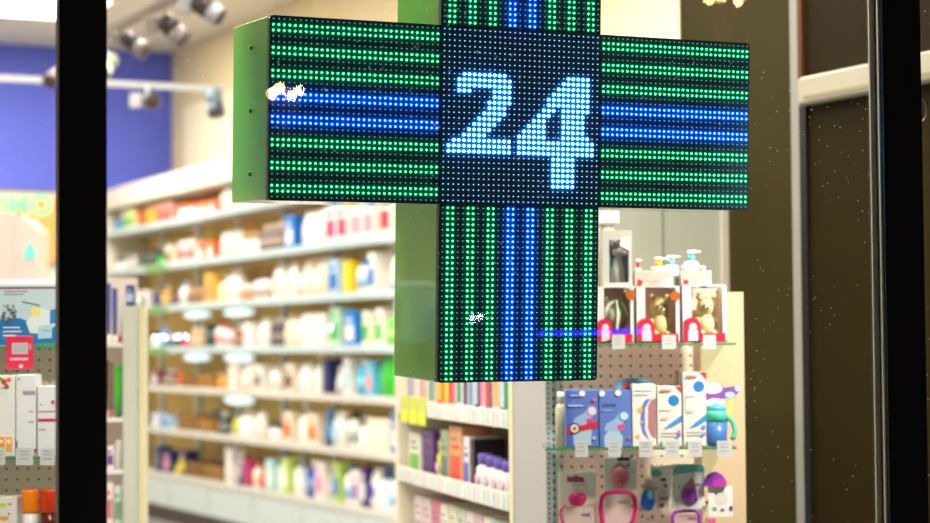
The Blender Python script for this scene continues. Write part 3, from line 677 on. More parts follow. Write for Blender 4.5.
# --- white capped bottle behind
it = It('square_capped_bottle', 'white bottle with big square cap behind the grey toy box', 'bottle', GR, 598, 619, 288, .117, zb1)
w = it.w; h = it.h(212)
it.part('bottle_body', MB().lathe([(w*.46, 0), (w*.46, h*.7), (w*.32, h*.76)], 0, .035, 0, M((240, 222, 205), .4)))
it.part('cap', MB().box(-w*.56, w*.56, .004, .066, h*.79, h, M((244, 244, 240), .4), .004).lathe([(w*.33, h*.76), (w*.33, h*.79)], 0, .035, 0, M((235, 225, 215), .4)))
# --- middle shelf
def shelfbox(name, label, cat, x0, x1, yt, off, d, c, items, grp=None):
    it = It(name, label, cat, GR, x0, x1, 446, off, S2+.0005, grp); h = it.L((x0+x1)/2, yt)[1]
    it.part('carton', MB().box(-it.w/2, it.w/2, 0, d, 0, h, M(c, .45), .0012)); 
    if items: it.deco(items)
    return it
B = (92, 118, 196); LBc = (150, 178, 220)
def bottleart(x, y, s, pkc):
    return [('p', [(x-8*s, y+24*s), (x-9*s, y+10*s), (x-5*s, y+4*s), (x+6*s, y+4*s), (x+10*s, y+10*s), (x+9*s, y+24*s)], (176, 200, 224)),
            ('p', [(x-9*s, y+4*s), (x-7*s, y-3*s), (x+2*s, y-8*s), (x+8*s, y-16*s), (x+11*s, y-8*s), (x+9*s, y+4*s)], (150, 180, 222)), ('p', [(x+4*s, y-2*s), (x+11*s, y-3*s), (x+11*s, y+3*s), (x+5*s, y+3*s)], pkc)]
shelfbox('baby_bottle_box', 'blue baby bottle box with red ribbon band, leftmost on lower glass shelf', 'box', 566, 598.5, 390, .012, .07, B,
  [('r', 566.3, 390.3, 572, 445.5, (80, 100, 186))]+bottleart(582, 421, 1.0, (214, 60, 130))+[('d', 592, 411, 5.2, (220, 110, 160)), ('d', 592, 411, 4, (206, 222, 240)), ('p', [(566.5, 429), (598, 421.5), (598, 427), (566.5, 434.5)], (205, 35, 50)), ('d', 574.5, 428.5, 5.6, (50, 46, 48)), ('d', 574.5, 428.5, 4.2, (226, 210, 206)), ('d', 574.5, 428.5, 2, (205, 80, 80)), ('r', 570, 395, 579, 396.5, (160, 185, 225)), ('r', 568, 405, 583, 406.5, (170, 195, 230)), ('d', 594, 400, 1.8, (230, 90, 150)), ('d', 594, 438, 1.6, (180, 200, 230)), ('e', 582, 393.5, 3, 3, W)])
shelfbox('baby_bottle_box', 'blue baby bottle box with pink dot, between ribboned box and white window box', 'box', 599.5, 631.5, 390, .014, .07, (96, 122, 198),
  bottleart(613, 427, 1.0, (226, 70, 140))+[('d', 624, 416, 5.2, (80, 130, 205)), ('d', 624, 416, 4, (190, 215, 240)), ('r', 603, 404, 616, 405.5, (70, 95, 180)), ('r', 602, 410, 612, 411, (150, 176, 222)), ('e', 602, 393.5, 3, 3, W), ('e', 618, 393, 3, 3, W), ('d', 629, 438, 1.6, (170, 110, 200))])
it = shelfbox('feeder_box', 'white box with curved blue print and dusky pink window, second shelf centre', 'box', 632.5, 656.5, 384, .012, .07, (226, 224, 222),
  [('p', [(656, 398), (651, 400), (648, 407), (648, 428), (651, 436), (656, 439)], (176, 120, 128)), ('p', [(651, 398), (645, 400), (641, 408), (640.5, 424), (643, 434), (649, 439.5), (645, 430), (645, 408)], (100, 120, 200)), ('d', 640, 410, 2.6, (240, 180, 60)), ('d', 642, 422, 1.4, (230, 160, 80)), ('d', 638, 436, 2.2, (238, 190, 110)), ('r', 635, 390, 652, 391, (196, 196, 200)), ('r', 635, 394, 648, 395, (200, 200, 206))])
def pigbox(x0, x1, yt, label, big):
    it = shelfbox('nipple_bottle_box', label, 'box', x0, x1, yt, .012, .07, (224, 220, 214), [], 'white baby bottle boxes with red corners')
    y = yt; w = x1-x0; wv = 421 if not big else 420
    it.deco([('p', [(x1-7.5, y+.3), (x1-.3, y+.3), (x1-.3, y+8)], (215, 40, 62)), ('d', x0+w*.66, y+14.5, 5.5, (40, 124, 200)), ('p', [(x0+5, wv+9), (x0+w*.5, wv+3), (x1-.4, wv-6), (x1-.4, wv+1), (x0+w*.6, wv+6)], (60, 140, 206)), ('r', x0+3, wv+12, x1-3, wv+12.6, (150, 150, 155)), ('r', x0+3, wv+15, x1-7, wv+15.6, (160, 160, 165)), ('p', [(x1-7, wv+16), (x1-1, wv+12), (x1-1, wv+14), (x1-5, wv+18)], (70, 120, 200)), ('r', x0+2, y+24, x0+w*.55, y+24.5, (190, 190, 190)), ('r', x0+2, y+24, x0+2.4, wv-8, (196, 196, 196)), ('d', x0+4, 443, 1.5, (80, 170, 120)), ('d', x1-3, wv+7 if big else wv+11, 2, (225, 120, 150) if not big else (90, 150, 210))])
    it.text('pigeon', x0+w*.34, y+4, 3.0, (200, 40, 55), sx=1.05, bold=.0002)
    it.text('pigeon', x0+w*.3, wv-3 if not big else wv-9, 2.0, (205, 70, 80))
    return it
pigbox(657.5, 682, 386, 'shorter white bottle box with red corner and blue disc on lower glass shelf', False)
pigbox(683.5, 706.5, 372, 'taller white bottle box with red corner and blue disc beside the sippy cup', True)
# peach bottle behind
it = It('cream_bottle', 'cream bottle standing behind the left edge of the ribboned blue box', 'bottle', GR, 556, 570, 446, .09, S2+.0005)
h = it.L(560, 392)[1]; r = it.w/2
it.part('bottle_body', MB().lathe([(r, 0), (r, h*.7), (r*.5, h*.8)], 0, r, 0, M((240, 225, 196), .4))); it.part('cap', MB().lathe([(r*.7, h*.8), (r*.7, h)], 0, r, 0, WHITE))
it = It('arched_pack', 'pale blue arched pack peeking over the white and pink window box', 'pack', GR, 618, 651, 446, .09, S2+.0005)
h = it.L(634, 378)[1]; w = it.w
it.part('pack_card', MB().prism([(-w/2, 0), (w/2, 0), (w/2, h*.93)]+[(w/2*math.cos(a*PI/10), h*.93+h*.07*math.sin(a*PI/10)) for a in range(1, 10)]+[(-w/2, h*.93)], 0, .03, M((110, 180, 226), .4)))
it.part('red_print', MB().box(-w*.35, -w*.1, -.001, 0, h*.84, h*.93, M((225, 80, 90), .4)))
it = It('pump_bottle', 'white bottle with pink tip showing behind the two red-cornered boxes', 'bottle', GR, 672, 684, 446, .092, S2+.0005)
h = it.L(678, 371)[1]; r = it.w/2
it.part('bottle_body', MB().lathe([(r, 0), (r, h*.72), (r*.5, h*.8)], 0, r, 0, M((244, 236, 232), .4))); it.part('pump_head', MB().lathe([(r*.35, h*.8), (r*.35, h)], 0, r, 0, M((240, 200, 205), .4)))
# sippy cup with card
it = It('sippy_cup', 'blue and green sippy cup with handle under purple card, right end of lower shelf', 'cup', GR, 706, 731, 446, .012, S2+.0005)
L = it.L; r = (L(729, 430)[0]-L(706.5, 430)[0])/2; cx = (L(729, 430)[0]+L(706.5, 430)[0])/2
z = lambda y: L(718, y)[1]
it.part('cup_body', MB().lathe([(r*.8, 0), (r*.92, .006), (r, z(422))], cx, r, 0, M((70, 120, 190), .25), 20))
it.part('cup_lid', MB().lathe([(r*1.02, z(422)), (r*1.05, z(414)), (r*.95, z(411))], cx, r, 0, M((80, 200, 170), .3), 20).lathe([(r*.92, z(411)), (r*.8, z(406)), (r*.3, z(404)), (r*.25, z(401))], cx, r, 0, M((90, 180, 205), .3), 20))
hp_ = [L(728, 418), L(732, 419.5), L(735, 424), L(736.5, 431), L(735.5, 437), L(733, 440)]
it.part('handle', MB().tube([(p[0], r, p[1]) for p in hp_], .0055, M((90, 206, 170), .35), 8))
it.part('header_card', MB().prism([L(705, 389), L(712, 383), L(722, 384), L(725, 388), L(741, 385.5), L(741, 391), L(735, 398), L(705, 401)], .02, .024, M((130, 80, 170), .4)))
it.deco([('e', 714, 388.5, 9.5, 5.5, (240, 236, 220)), ('e', 739, 388.5, 3.2, 3, (240, 190, 215)), ('e', 731, 395, 5, 3, (170, 205, 235)), ('e', 716, 403, 9, 4.5, (240, 214, 222)), ('p', [(729, 402), (736, 398), (732, 416), (728, 418)], (230, 200, 120))], 'printed_card', .02)
# hung packs under the lower shelf
def hung(name, label, cat, x0, x1, yt, yb, off, c, items=None, shape=None, grp=None, d=.003):
    it = It(name, label, cat, GR, x0, x1, yb, off, None, grp); h = it.L((x0+x1)/2, yt)[1]; w = it.w
    if shape is None: it.part('backing_card', MB().box(-w/2, w/2, 0, d, 0, h, M(c, .45), .0008))
    else: it.part('backing_card', MB().prism([it.L(*p) for p in shape], 0, d, M(c, .45)))
    it.part('peg_hook', MB().tube([(0, d+.001, h-.006), (0, pd-off-.001, h-.006)], .0018, M((200, 200, 205), .3, .8), 6))
    if items: it.deco(items)
    return it
def sph_part(it, name, x, y, rx, ry, dep, c, rough=.3, label=None):
    a = it.L(x, y); b = it.L(x+rx, y); e = it.L(x, y-ry)
    it.part(name, MB().sph(a[0], -dep*.5, a[1], b[0]-a[0], dep, e[1]-a[1], M(c, rough)), label)
it = hung('pacifier_card', 'white card pack with magenta soother, leftmost of the hanging packs', 'pack', 559, 596, 472, 530, .12, (240, 234, 226), [('p', [(567, 476.5), (572, 477), (576, 475), (580, 477), (584, 477), (584.5, 482.5), (567.5, 482)], (214, 40, 110)), ('e', 576, 480, 3.5, 2.5, (120, 110, 110)), ('r', 572, 484, 588, 486, (214, 206, 196)), ('r', 561, 504.5, 594, 506, (230, 200, 160))])
sph_part(it, 'soother_shield', 577.5, 499, 9.5, 7, .008, (222, 30, 120)); it.part('blister_box', MB().box(it.L(564, 507)[0], it.L(594, 507)[0], -.02, -.001, 0, it.L(577, 506)[1], M((222, 196, 190), .3, trans=.3)))
mb = MB().tube([(lambda q: (q[0], -.012, q[1]))(it.L(x, y)) for x, y in ((566, 505), (561, 508), (559.5, 514), (562, 521), (567, 526))], .003, M((224, 40, 130), .3)); it.part('pink_loop', mb)
it.text('NUK', 585.5, 514, 3.2, (60, 56, 110), y=-.0215, name='lettering')
it = hung('teether_card', 'white card with pink teardrop window hanging above the magenta looped teether', 'pack', 604.5, 636.5, 458, 490, .15, (240, 238, 232), [('e', 620, 475, 9.8, 12.5, (236, 190, 192)), ('p', [(612.5, 468), (620, 462), (627.5, 468)], (196, 140, 130)), ('e', 628, 465, 2, 2, (80, 130, 200)), ('r', 617, 457.5, 630, 460.5, (60, 50, 90)), ('d', 614, 486, 1.2, (120, 190, 180)), ('d', 633, 472, 1.2, (120, 190, 180))])
sph_part(it, 'teether', 620, 476, 8.3, 9, .006, (230, 130, 150)); sph_part(it, 'soother_knob', 620.5, 485.5, 2.5, 2.2, .009, (214, 60, 120))
it = It('looped_teether', 'magenta arch shaped teether pack hanging below the pink teardrop card', 'teether', GR, 602, 636, 529, .10)
L = it.L
it.part('arch', MB().tube([(L(x, y)[0], 0, L(x, y)[1]) for x, y in ((603, 528), (602, 519), (600.5, 508), (602, 497), (606, 493), (614, 492), (624, 492), (631, 493), (634, 498), (635.5, 508), (634, 518), (628, 527))], .0052, M((226, 30, 120), .3), 8))
it.part('clear_body', MB().box(L(605, 495)[0], L(631, 495)[0], -.003, .006, 0, L(618, 495)[1], M((232, 196, 196), .3, trans=.35)))
it.part('peg_hook', MB().tube([(L(618, 492)[0], .006, L(618, 492)[1]), (L(618, 492)[0], pd-.101, L(618, 492)[1])], .0018, M((200, 200, 205), .3, .8), 6))
it.text('NUK', 623, 502, 3.2, (60, 56, 110), y=-.0045)
it = hung('blue_soother_card', 'clear pack with rounded royal blue case, left of the mint topped cards', 'pack', 638, 655, 484, 511, .13, (222, 200, 196), None, [(638, 511), (655, 511), (655, 486), (650, 478), (646, 478)])
sph_part(it, 'blue_case', 647.5, 500.5, 7, 10.5, .010, (20, 90, 190), .25); sph_part(it, 'pale_dome', 650, 495, 4, 5, .013, (110, 180, 225), .25)
it.text('NUK', 650, 519, 3.0, (60, 56, 110), y=-.002)
it = hung('spoon_card', 'narrow tapering white card with mint cloud top, left of the purple teardrop card', 'pack', 650, 673, 465, 511, .15, (240, 230, 222), [('e', 656.5, 473, 5.5, 3.8, (110, 195, 180)), ('r', 660.5, 478.5, 666, 481, (50, 44, 60)), ('r', 664, 484, 667, 488, (150, 130, 150)), ('e', 663, 497, 5, 8, (214, 206, 206)), ('r', 659, 497, 668, 500, (150, 130, 140)), ('p', [(659, 504), (665, 503), (663, 507.5), (660, 507.5)], (170, 60, 90)), ('e', 656, 488, 1.6, 1.6, (240, 180, 120))], [(650, 467), (671, 465), (673, 480), (668, 509), (662, 511.5), (656, 510), (653, 490)])
it = hung('teether_card', 'large white card with teal top and purple teardrop soother', 'pack', 672, 705, 464, 509, .14, (238, 236, 234), [('p', [(672.5, 475), (673.5, 468), (678, 465), (702, 464.5), (704.5, 468), (704.5, 472), (690, 472.5)], (110, 190, 190)), ('e', 689.5, 494, 8.8, 11.5, (190, 150, 200)), ('p', [(684, 487), (691.5, 477), (697, 487)], (196, 140, 120)), ('r', 696, 483.5, 700, 485.5, (120, 110, 160)), ('d', 679, 487, 1.3, (230, 140, 170)), ('d', 677, 500, 1.3, (130, 200, 190)), ('d', 701, 497, 1.3, (230, 160, 180))])
sph_part(it, 'purple_teether', 689.5, 496, 8.2, 9, .007, (146, 60, 170)); sph_part(it, 'purple_rim', 697, 494, 1.6, 7, .009, (200, 150, 220))
it = It('purple_frame_teether', 'purple square framed teether below the purple teardrop card', 'teether', GR, 672, 700, 530, .11)
L = it.L; it.part('frame', MB().tube([(L(x, y)[0], 0, L(x, y)[1]) for x, y in ((673, 530), (672.5, 516), (675, 512), (684, 511), (696, 511), (699, 514), (699.5, 530))], .0042, M((165, 60, 180), .3), 8))
it.part('clear_body', MB().box(L(675, 514)[0], L(697, 514)[0], -.002, .005, 0, L(686, 514)[1], M((226, 186, 190), .3, trans=.35)))
it.part('peg_hook', MB().tube([(L(686, 511)[0], .004, L(686, 511)[1]), (L(686, 511)[0], pd-.111, L(686, 511)[1])], .0018, M((200, 200, 205), .3, .8), 6)); it.text('NUK', 692.5, 518.5, 3, (60, 56, 110), y=-.003)
it = hung('dome_soother_card', 'white card under violet dome case, at the right end of hanging packs', 'pack', 708, 733, 486, 517, .13, (240, 236, 226), [('e', 721, 499, 7, 7, (220, 220, 214)), ('r', 714.5, 492.5, 717.5, 494.5, (70, 60, 80)), ('e', 714.5, 509, 2.5, 2, (80, 170, 170)), ('e', 731, 508.5, 1.8, 2.6, (90, 60, 120)), ('e', 722.5, 510, 2, 1.3, (90, 70, 110)), ('e', 706.8, 502.5, 1.6, 1.6, (40, 36, 50))])
L = it.L; cx, cz = L(714.5, 486); R_ = L(726, 486)[0]-cx
it.part('dome_case', MB().prism([(cx+R_*math.cos(a*PI/14), cz+R_*1.25*math.sin(a*PI/14)) for a in range(15)], -.012, .0, M((150, 60, 180), .3)))
it.part('dome_rim', MB().box(cx-R_*.2, cx+R_, -.014, -.012, cz, cz+R_*.5, M((196, 60, 170), .3)))
it = hung('pink_soother_card', 'small pink item at the bottom below the violet dome card', 'pack', 708, 716, 518.5, 530, .125, (226, 90, 150))

# ================================================================== MIDDLE BOOKCASE UNIT (between cross and white post)
RP = ray(509.5, 345); RP = RP*(5.15/RP.y); LP = ray(398, 345); LP = LP*(6.4/LP.y)
thm = math.atan2(RP.y-LP.y, RP.x-LP.x)
MU = Fr(LP.x, LP.y, thm); ML = (RP-LP).length
mu = thing('white_shelf_unit', 'white open shelf unit below the cross, filled with small packs', 'shelving', MU, 0, 0, 0)
md = .34; wm = M((236, 228, 206), .45); zt1 = 1.45
MB().box(-.05, 0, -.0, md, FLOORZ, zt1, wm).build('side_panel', mu)
MB().box(0, ML, md-.02, md, FLOORZ, zt1, M((190, 178, 160), .6)).build('back_panel', mu)
MB().box(ML, ML+.028, -.0, md, FLOORZ, zt1, M((246, 246, 252), .45)).build('side_panel', mu)
MB().box(ML-.002, ML+.03, -.003, 0, FLOORZ, zt1, M((244, 232, 200), .45)).build('front_edge', mu)
T1 = (MU.hit(508.8, 420)[1]+MU.hit(416, 407)[1])/2; T2 = (MU.hit(508.8, 506)[1]+MU.hit(400, 469)[1])/2; T3 = T2-(T1-T2)*1.02; T0 = T1+.3
for tz in (T1, T2, T3, FLOORZ+.2):
    MB().box(0, ML, .004, md-.02, tz-.02, tz, wm).build('shelf', mu)
    MB().box(0, ML, -.006, .004, tz-.024, tz+.022, M((232, 228, 222), .35)).build('price_rail', mu)
for tz in (T1, T2):
    mb = MB(); n = 26
    for i in range(n):
        a = ML*(i+.1)/n; b = ML*(i+.9)/n
        mb.box(a, b, -.0072, -.006, tz-.02, tz+.018, M([(236, 238, 236), (214, 234, 226), (238, 230, 226), (222, 222, 232)][i % 4], .4))
        mb.box(a+.005, a+.008, -.0076, -.0072, tz-.018, tz+.015, M((150, 150, 150), .5))
    mb.build('price_tags', mu)
def mgood(kind, x0, x1, tz, c1, c2, h, label, d=.09, off=.02, name=None, grp=None):
    a, b = MU.hit(x0, 400, 0)[0], MU.hit(x1, 400, 0)[0]
    w = max(.02, (b-a)*.92)
    o = thing(name or NAMES[kind], label, KIND[kind][3], MU, (a+b)/2, off, tz, grp)
    if kind in ('bottle', 'pump'): 
        r = min(w/2, .026)
        MB().lathe([(r*.9, 0), (r, .008), (r, h*.62), (r*.75, h*.7), (r*.5, h*.72)], 0, r, 0, M(c1, .35)).build('bottle_body', o)
        MB().lathe([(r*.8, h*.72), (r*.85, h*.95), (r*.7, h)], 0, r, 0, M(c2, .35)).build('cap', o)
        MB().prism(disc(0, h*.33, r*.6), -.002, .006, M((220, 190, 215), .4)).build('round_label', o)
    else:
        MB().box(-w/2, w/2, 0, d, 0, h, M(c1, .45), .0015).build('carton', o)
        mb = MB().box(-w*.38, w*.38, -.001, 0, h*.12, h*.5, M(c2, .45)).box(-w*.3, w*.3, -.001, 0, h*.62, h*.68, M(c2, .45)).box(-w*.3, w*.1, -.001, 0, h*.76, h*.8, M((120, 120, 130), .45))
        mb.build('printed_front', o)
    return o
packs = [(399, 405, (226, 224, 226), (170, 170, 200), 'pale grey pack'), (405.5, 412, (236, 130, 150), (250, 230, 230), 'pink pack'), (412.5, 418, (240, 226, 222), (220, 180, 170), 'cream pack'), (418.5, 426, (226, 222, 220), (110, 160, 160), 'grey pack with teal print'),
 (427, 433, (226, 50, 60), (250, 190, 40), 'red pack with yellow print'), (433.5, 440, (220, 40, 50), (250, 200, 50), 'deep red pack with yellow print'), (441, 446, (238, 200, 206), (210, 80, 120), 'light pink pack'), (446.5, 452, (236, 238, 240), (30, 150, 110), 'white pack with green print'), (452.5, 458, (190, 205, 226), (90, 40, 90), 'powder blue pack'),
 (458.5, 463, (230, 225, 235), (90, 140, 170), 'white pack with blue-grey print'), (463.5, 468, (40, 60, 90), (180, 200, 220), 'navy pack'), (469, 474, (236, 218, 226), (210, 120, 150), 'rose white pack'), (474.5, 480.5, (60, 90, 160), (200, 50, 50), 'blue and red pack'), (481, 489, (206, 216, 224), (222, 170, 90), 'pale blue pack with ochre print'), (489.5, 494, (60, 110, 150), (200, 220, 230), 'steel blue pack'), (494.5, 502, (130, 200, 120), (40, 160, 60), 'green striped pack'), (502.5, 508, (210, 200, 216), (70, 90, 180), 'lilac pack')]
for i, (x0, x1, c1, c2, ds) in enumerate(packs):
    nb = packs[i-1][4] if i else 'side panel of white shelf unit'
    mgood('carton', x0, x1, T1, c1, c2, .2+.02*math.sin(i*2), '%s just below the cross, right of %s' % (ds, ' '.join(nb.split()[:3])), .05, .03)
# yellow tags hanging over the left end
for i in range(3):
    a, z = MU.hit(395+i*8.5, 401+i*1.2, -.03); b, z2 = MU.hit(402.5+i*8.5, 424+i*1.5, -.03)
    o = thing('yellow_price_card', ['yellow striped offer card, leftmost, on rail of white shelf unit', 'yellow striped offer card, middle of three on white shelf unit', 'yellow striped offer card, rightmost of three on white shelf unit'][i], 'price card', MU, (a+b)/2, -.012, T1-.05, 'yellow offer cards')
    w = b-a; h = .085
    MB().box(-w/2, w/2, 0, .002, 0, h, M((226, 236, 90), .45)).build('card', o)
    mb = MB()
    for q in range(3): mb.prism([(-w*.4+w*.3*q, h*.55), (-w*.3+w*.3*q, h*.55), (-w*.15+w*.3*q, h*.95), (-w*.25+w*.3*q, h*.95)], -.0006, 0, M((200, 205, 120), .5))
    mb.box(-w*.4, w*.4, -.0006, 0, h*.1, h*.4, M((246, 244, 40), .5)); mb.build('printed_stripes', o)
mgood('box', 402, 414, T2, (236, 236, 226), (120, 200, 60), .13, 'white box with green leaf print at left end of second tier of white unit')
mgood('box', 415.5, 427, T2, (96, 44, 130), (70, 30, 110), .145, 'deep purple box on the second tier of white shelf unit')
mgood('bottle', 427.5, 433, T2, (220, 220, 40), (190, 210, 40), .12, 'yellow-green bottle right of the deep purple box', name='product_bottle')
mgood('carton', 433.5, 441, T2, (160, 176, 150), (90, 120, 110), .155, 'sage green carton between yellow bottle and tan box')
mgood('box', 441.5, 455, T2, (222, 160, 110), (220, 70, 50), .17, 'tan box with red lobster-like print on second tier')
mgood('carton', 456, 462, T2, (232, 232, 236), (90, 80, 200), .145, 'white carton with small violet mark beside black carton')
mgood('carton', 462.5, 467, T2, (24, 24, 28), (60, 60, 66), .14, 'slim black carton on the second tier of white unit')
for i, (x0, x1) in enumerate(((468, 476), (476.5, 484), (484.5, 492), (492.5, 500))):
    mgood('bottle', x0, x1, T2, (236, 232, 238), (110, 90, 190), .105-.003*i, ['white bottle with violet cap nearest the slim black carton', 'white bottle with violet cap, second from the slim black carton', 'white bottle with violet cap, third from the slim black carton', 'white bottle with violet cap nearest the white post'][i], name='product_bottle', grp='violet capped bottles', off=.012)
mgood('box', 460, 478, T2, (26, 22, 24), (90, 40, 30), .185, 'black box standing behind the violet capped bottles, left one', .1, .16)
mgood('box', 479, 490, T2, (34, 26, 26), (110, 50, 30), .18, 'dark brown box behind the violet capped bottles', .1, .16)
mgood('carton', 491, 500, T2, (240, 226, 216), (236, 130, 90), .185, 'cream carton with orange print behind the violet capped bottles', .08, .15)
mgood('bottle', 501, 508, T2, (236, 226, 120), (240, 240, 244), .11, 'yellow labelled bottle with white cap at right end of second tier', name='product_bottle', off=.012)
bc = [(236, 214, 222), (226, 206, 206), (214, 130, 160), (240, 232, 220), (226, 226, 200), (206, 214, 200), (236, 226, 226), (222, 190, 196), (240, 236, 230), (200, 214, 206), (226, 214, 190)]
bn = ['pale pink', 'dusty pink', 'rose pink', 'ivory', 'pale khaki', 'grey-green', 'off-white', 'mauve pink', 'white', 'mint grey', 'beige']
for i in range(11):
    x0 = 404+i*8.5
    mgood('carton', x0, x0+7.8, T3, bc[i], tuple(int(v*.8) for v in bc[i]), .15, '%s slim carton in the lowest visible row of white shelf unit' % bn[i], .16, .03)

# ================================================================== LEFT PEGBOARD GONDOLA (seen left of the left mullion)
GL = Fr(0, 4.45, 0)
g = thing('pegboard_gondola', 'cream pegboard display at the far left edge of the window', 'display stand', GL, 0, 0, 0)
pdl = .22
zt = GL.hit(30, 283, pdl)[1]; x0_, x1_ = GL.hit(-60, 400, pdl)[0], GL.hit(80, 400, pdl)[0]
MB().box(x0_, x1_, pdl, pdl+.03, FLOORZ+.3, zt-.005, pegmat((252, 226, 212), .0252, .11)).build('pegboard', g)
MB().box(x0_, x1_, pdl-.01, pdl+.04, zt-.005, zt+.01, WHITE).build('top_rail', g)
MB().box(x0_, x1_, 0, pdl+.03, FLOORZ, FLOORZ+.3, CREAM).build('plinth', g)
ZL1, ZL2, ZL3 = GL.hit(30, 346.5)[1], GL.hit(30, 457)[1], GL.hit(30, 540)[1]
MB().box(x0_+.02, x1_-.02, .1, pdl, ZL1-.005, ZL1, glpane).build('glass_shelf', g)
MB().box(x0_+.02, x1_-.02, 0, pdl, ZL2-.006, ZL2, glpane).build('glass_shelf', g)
MB().box(x0_+.02, x1_-.02, -.002, 0, ZL2-.006, ZL2, M((70, 136, 92), .3)).build('shelf_lip', g)
MB().box(x0_+.02, x1_-.02, .098, .1, ZL1-.005, ZL1, M((70, 136, 92), .3)).build('shelf_lip', g)
MB().box(x0_+.02, x1_-.02, 0, pdl, ZL3-.006, ZL3, glpane).build('glass_shelf', g)
for (a, b) in ((-6, 5), (16, 33), (40, 55)): tagcard(GL, a, b, 448, 465, -.004, '', g)
it = It('wide_box', 'wide pale blue box with grey speckle print and blue band, top of left display', 'box', GL, -32, 68, 346, .11, ZL1+.0005)
h = it.L(20, 284)[1]; it.part('carton', MB().box(-it.w/2, it.w/2, 0, .09, 0, h, M((186, 208, 216), .45), .0015))
its = [('r', -31, 287.5, 67, 288.6, (120, 60, 70)), ('r', 4, 291, 28, 292, (200, 70, 90)), ('r', 4, 294, 24, 294.8, (90, 130, 160)), ('p', [(-30, 322), (20, 318), (40, 326), (67, 320), (67, 345), (-30, 345)], (20, 116, 186)), ('p', [(26, 322), (40, 308), (56, 312), (60, 322), (44, 334), (30, 333)], (214, 228, 230)), ('e', 36, 312, 5, 5, (228, 220, 130)), ('p', [(38, 327), (52, 324), (52, 338), (38, 339)], (170, 208, 226)), ('p', [(50, 310), (67, 307), (67, 322), (50, 324)], (40, 130, 190)), ('p', [(22, 301), (40, 305), (40, 306), (22, 302)], (60, 70, 90)), ('r', 3, 327, 20, 328, W), ('r', 3, 331, 22, 332, W), ('r', 3, 335, 16, 336, W), ('r', 36, 343, 67, 345.5, (70, 160, 100)), ('r', 42, 330, 50, 331, (110, 170, 210))]
for i in range(26): its.append(('d', 2+random.random()*14, 303+random.random()*20, .8+random.random(), random.choice([(110, 112, 120), (150, 150, 155), (80, 84, 92)])))
it.deco(its, step=.0001)
it = It('small_red_box', 'small crimson box with grey square label, in front of the wide blue box', 'box', GL, 6, 32.5, 369, .075)
h = it.L(19, 336)[1]; it.part('carton', MB().box(-it.w/2, it.w/2, 0, .012, 0, h, M((206, 36, 74), .45), .001))
it.deco([('r', 12, 343, 28, 354, (196, 190, 196)), ('r', 13, 344, 27, 353, (170, 172, 176)), ('r', 10, 358, 28, 360, (236, 190, 200)), ('e', 21, 366, 2, 1.8, (240, 200, 205)), ('r', 30, 344, 31, 350, (236, 160, 180))])
it.part('peg_hook', MB().tube([(0, .012, h-.004), (0, .14, h-.004)], .0015, M((200, 200, 205), .3, .8), 6))
def lbox(label, x0, x1, yt, c, items, off=.02, yb=456.5, zb=None, name='slim_white_box', d=.06):
    it = It(name, label, 'box', GL, x0, x1, yb, off, ZL2+.0005 if zb is None else zb); h = it.L((x0+x1)/2, yt)[1]
    it.part('carton', MB().box(-it.w/2, it.w/2, 0, d, 0, h, M(c, .45), .001)); it.deco(items); return it
lbox('white box with red flower and orange emblem on left display shelf', -14, 15, 375.5, (226, 224, 222), [('d', 4, 382, 3, (220, 70, 50)), ('d', 9, 380, 2.2, (225, 90, 50)), ('d', 6.5, 386, 2, (200, 50, 40)), ('p', [(0, 388), (10, 386), (8, 389)], (60, 140, 70)), ('d', 1, 379, 1.6, (70, 150, 80)), ('r', -2, 437, 4.6, 451, (236, 160, 50)), ('r', 6, 437, 12, 451, (240, 168, 60)), ('r', 7.4, 439.5, 10.5, 443.5, (235, 230, 225)), ('r', -1, 440, 3, 443, (235, 230, 225))])
lbox('tall plain white box between the flower box and magenta text box', 16, 36, 374.5, (222, 224, 228), [('r', 23, 391, 35, 395, (150, 152, 160)), ('r', 29, 411, 33, 412.2, (150, 152, 160)), ('r', 29, 421, 34, 422.2, (150, 152, 160)), ('r', 18, 378, 20, 380, (120, 150, 190)), ('r', 16.3, 441, 17.3, 452, (60, 60, 60)), ('r', 34, 449, 36, 451, (20, 20, 20)), ('r', 34, 451, 36, 453, (205, 30, 40)), ('r', 34, 453, 36, 455, (236, 190, 30))])
it = lbox('white box with magenta text line beside the left mullion', 37.5, 62, 386, (220, 222, 226), [('r', 38, 411, 56, 412.2, (190, 110, 140)), ('r', 38, 418.6, 60, 421.6, (196, 40, 110)), ('r', 39, 429, 46, 430, (200, 110, 140)), ('r', 40, 404, 42, 405, (120, 130, 160)), ('e', 53, 402, 2, 2, (214, 60, 100))])
def capjar(label, x0, x1, yt, c1, c2):
    it = It('capped_jar', label, 'jar', GL, x0, x1, 539, .03, ZL3+.0005); h = it.L((x0+x1)/2, yt)[1]; r = it.w/2
    it.part('jar_body', MB().lathe([(r*.86, 0), (r*.9, h*.55)], 0, r, 0, M(c1, .3), 20)); it.part('lid', MB().lathe([(r*.97, h*.52), (r, h*.56), (r, h*.95), (r*.93, h)], 0, r, 0, M(c2, .3), 20))
capjar('white jar with bright orange cap at the bottom of left display', 20, 37, 490, (236, 232, 232), (244, 130, 20))
capjar('dark red jar with orange-red cap beside the left mullion', 37.5, 58, 490, (90, 20, 14), (196, 56, 14))
lbox('white box with yellow-green blotches at bottom left corner', -16, 17, 497, (232, 226, 222), [('e', 2, 505, 4, 2, (200, 220, 40)), ('e', 10, 504, 2, 1.2, (236, 150, 60)), ('e', 4, 518, 5, 2, (240, 170, 60)), ('e', 9, 514, 1, 1, (90, 80, 60))], .03, 539, ZL3+.0005, 'short_white_box')

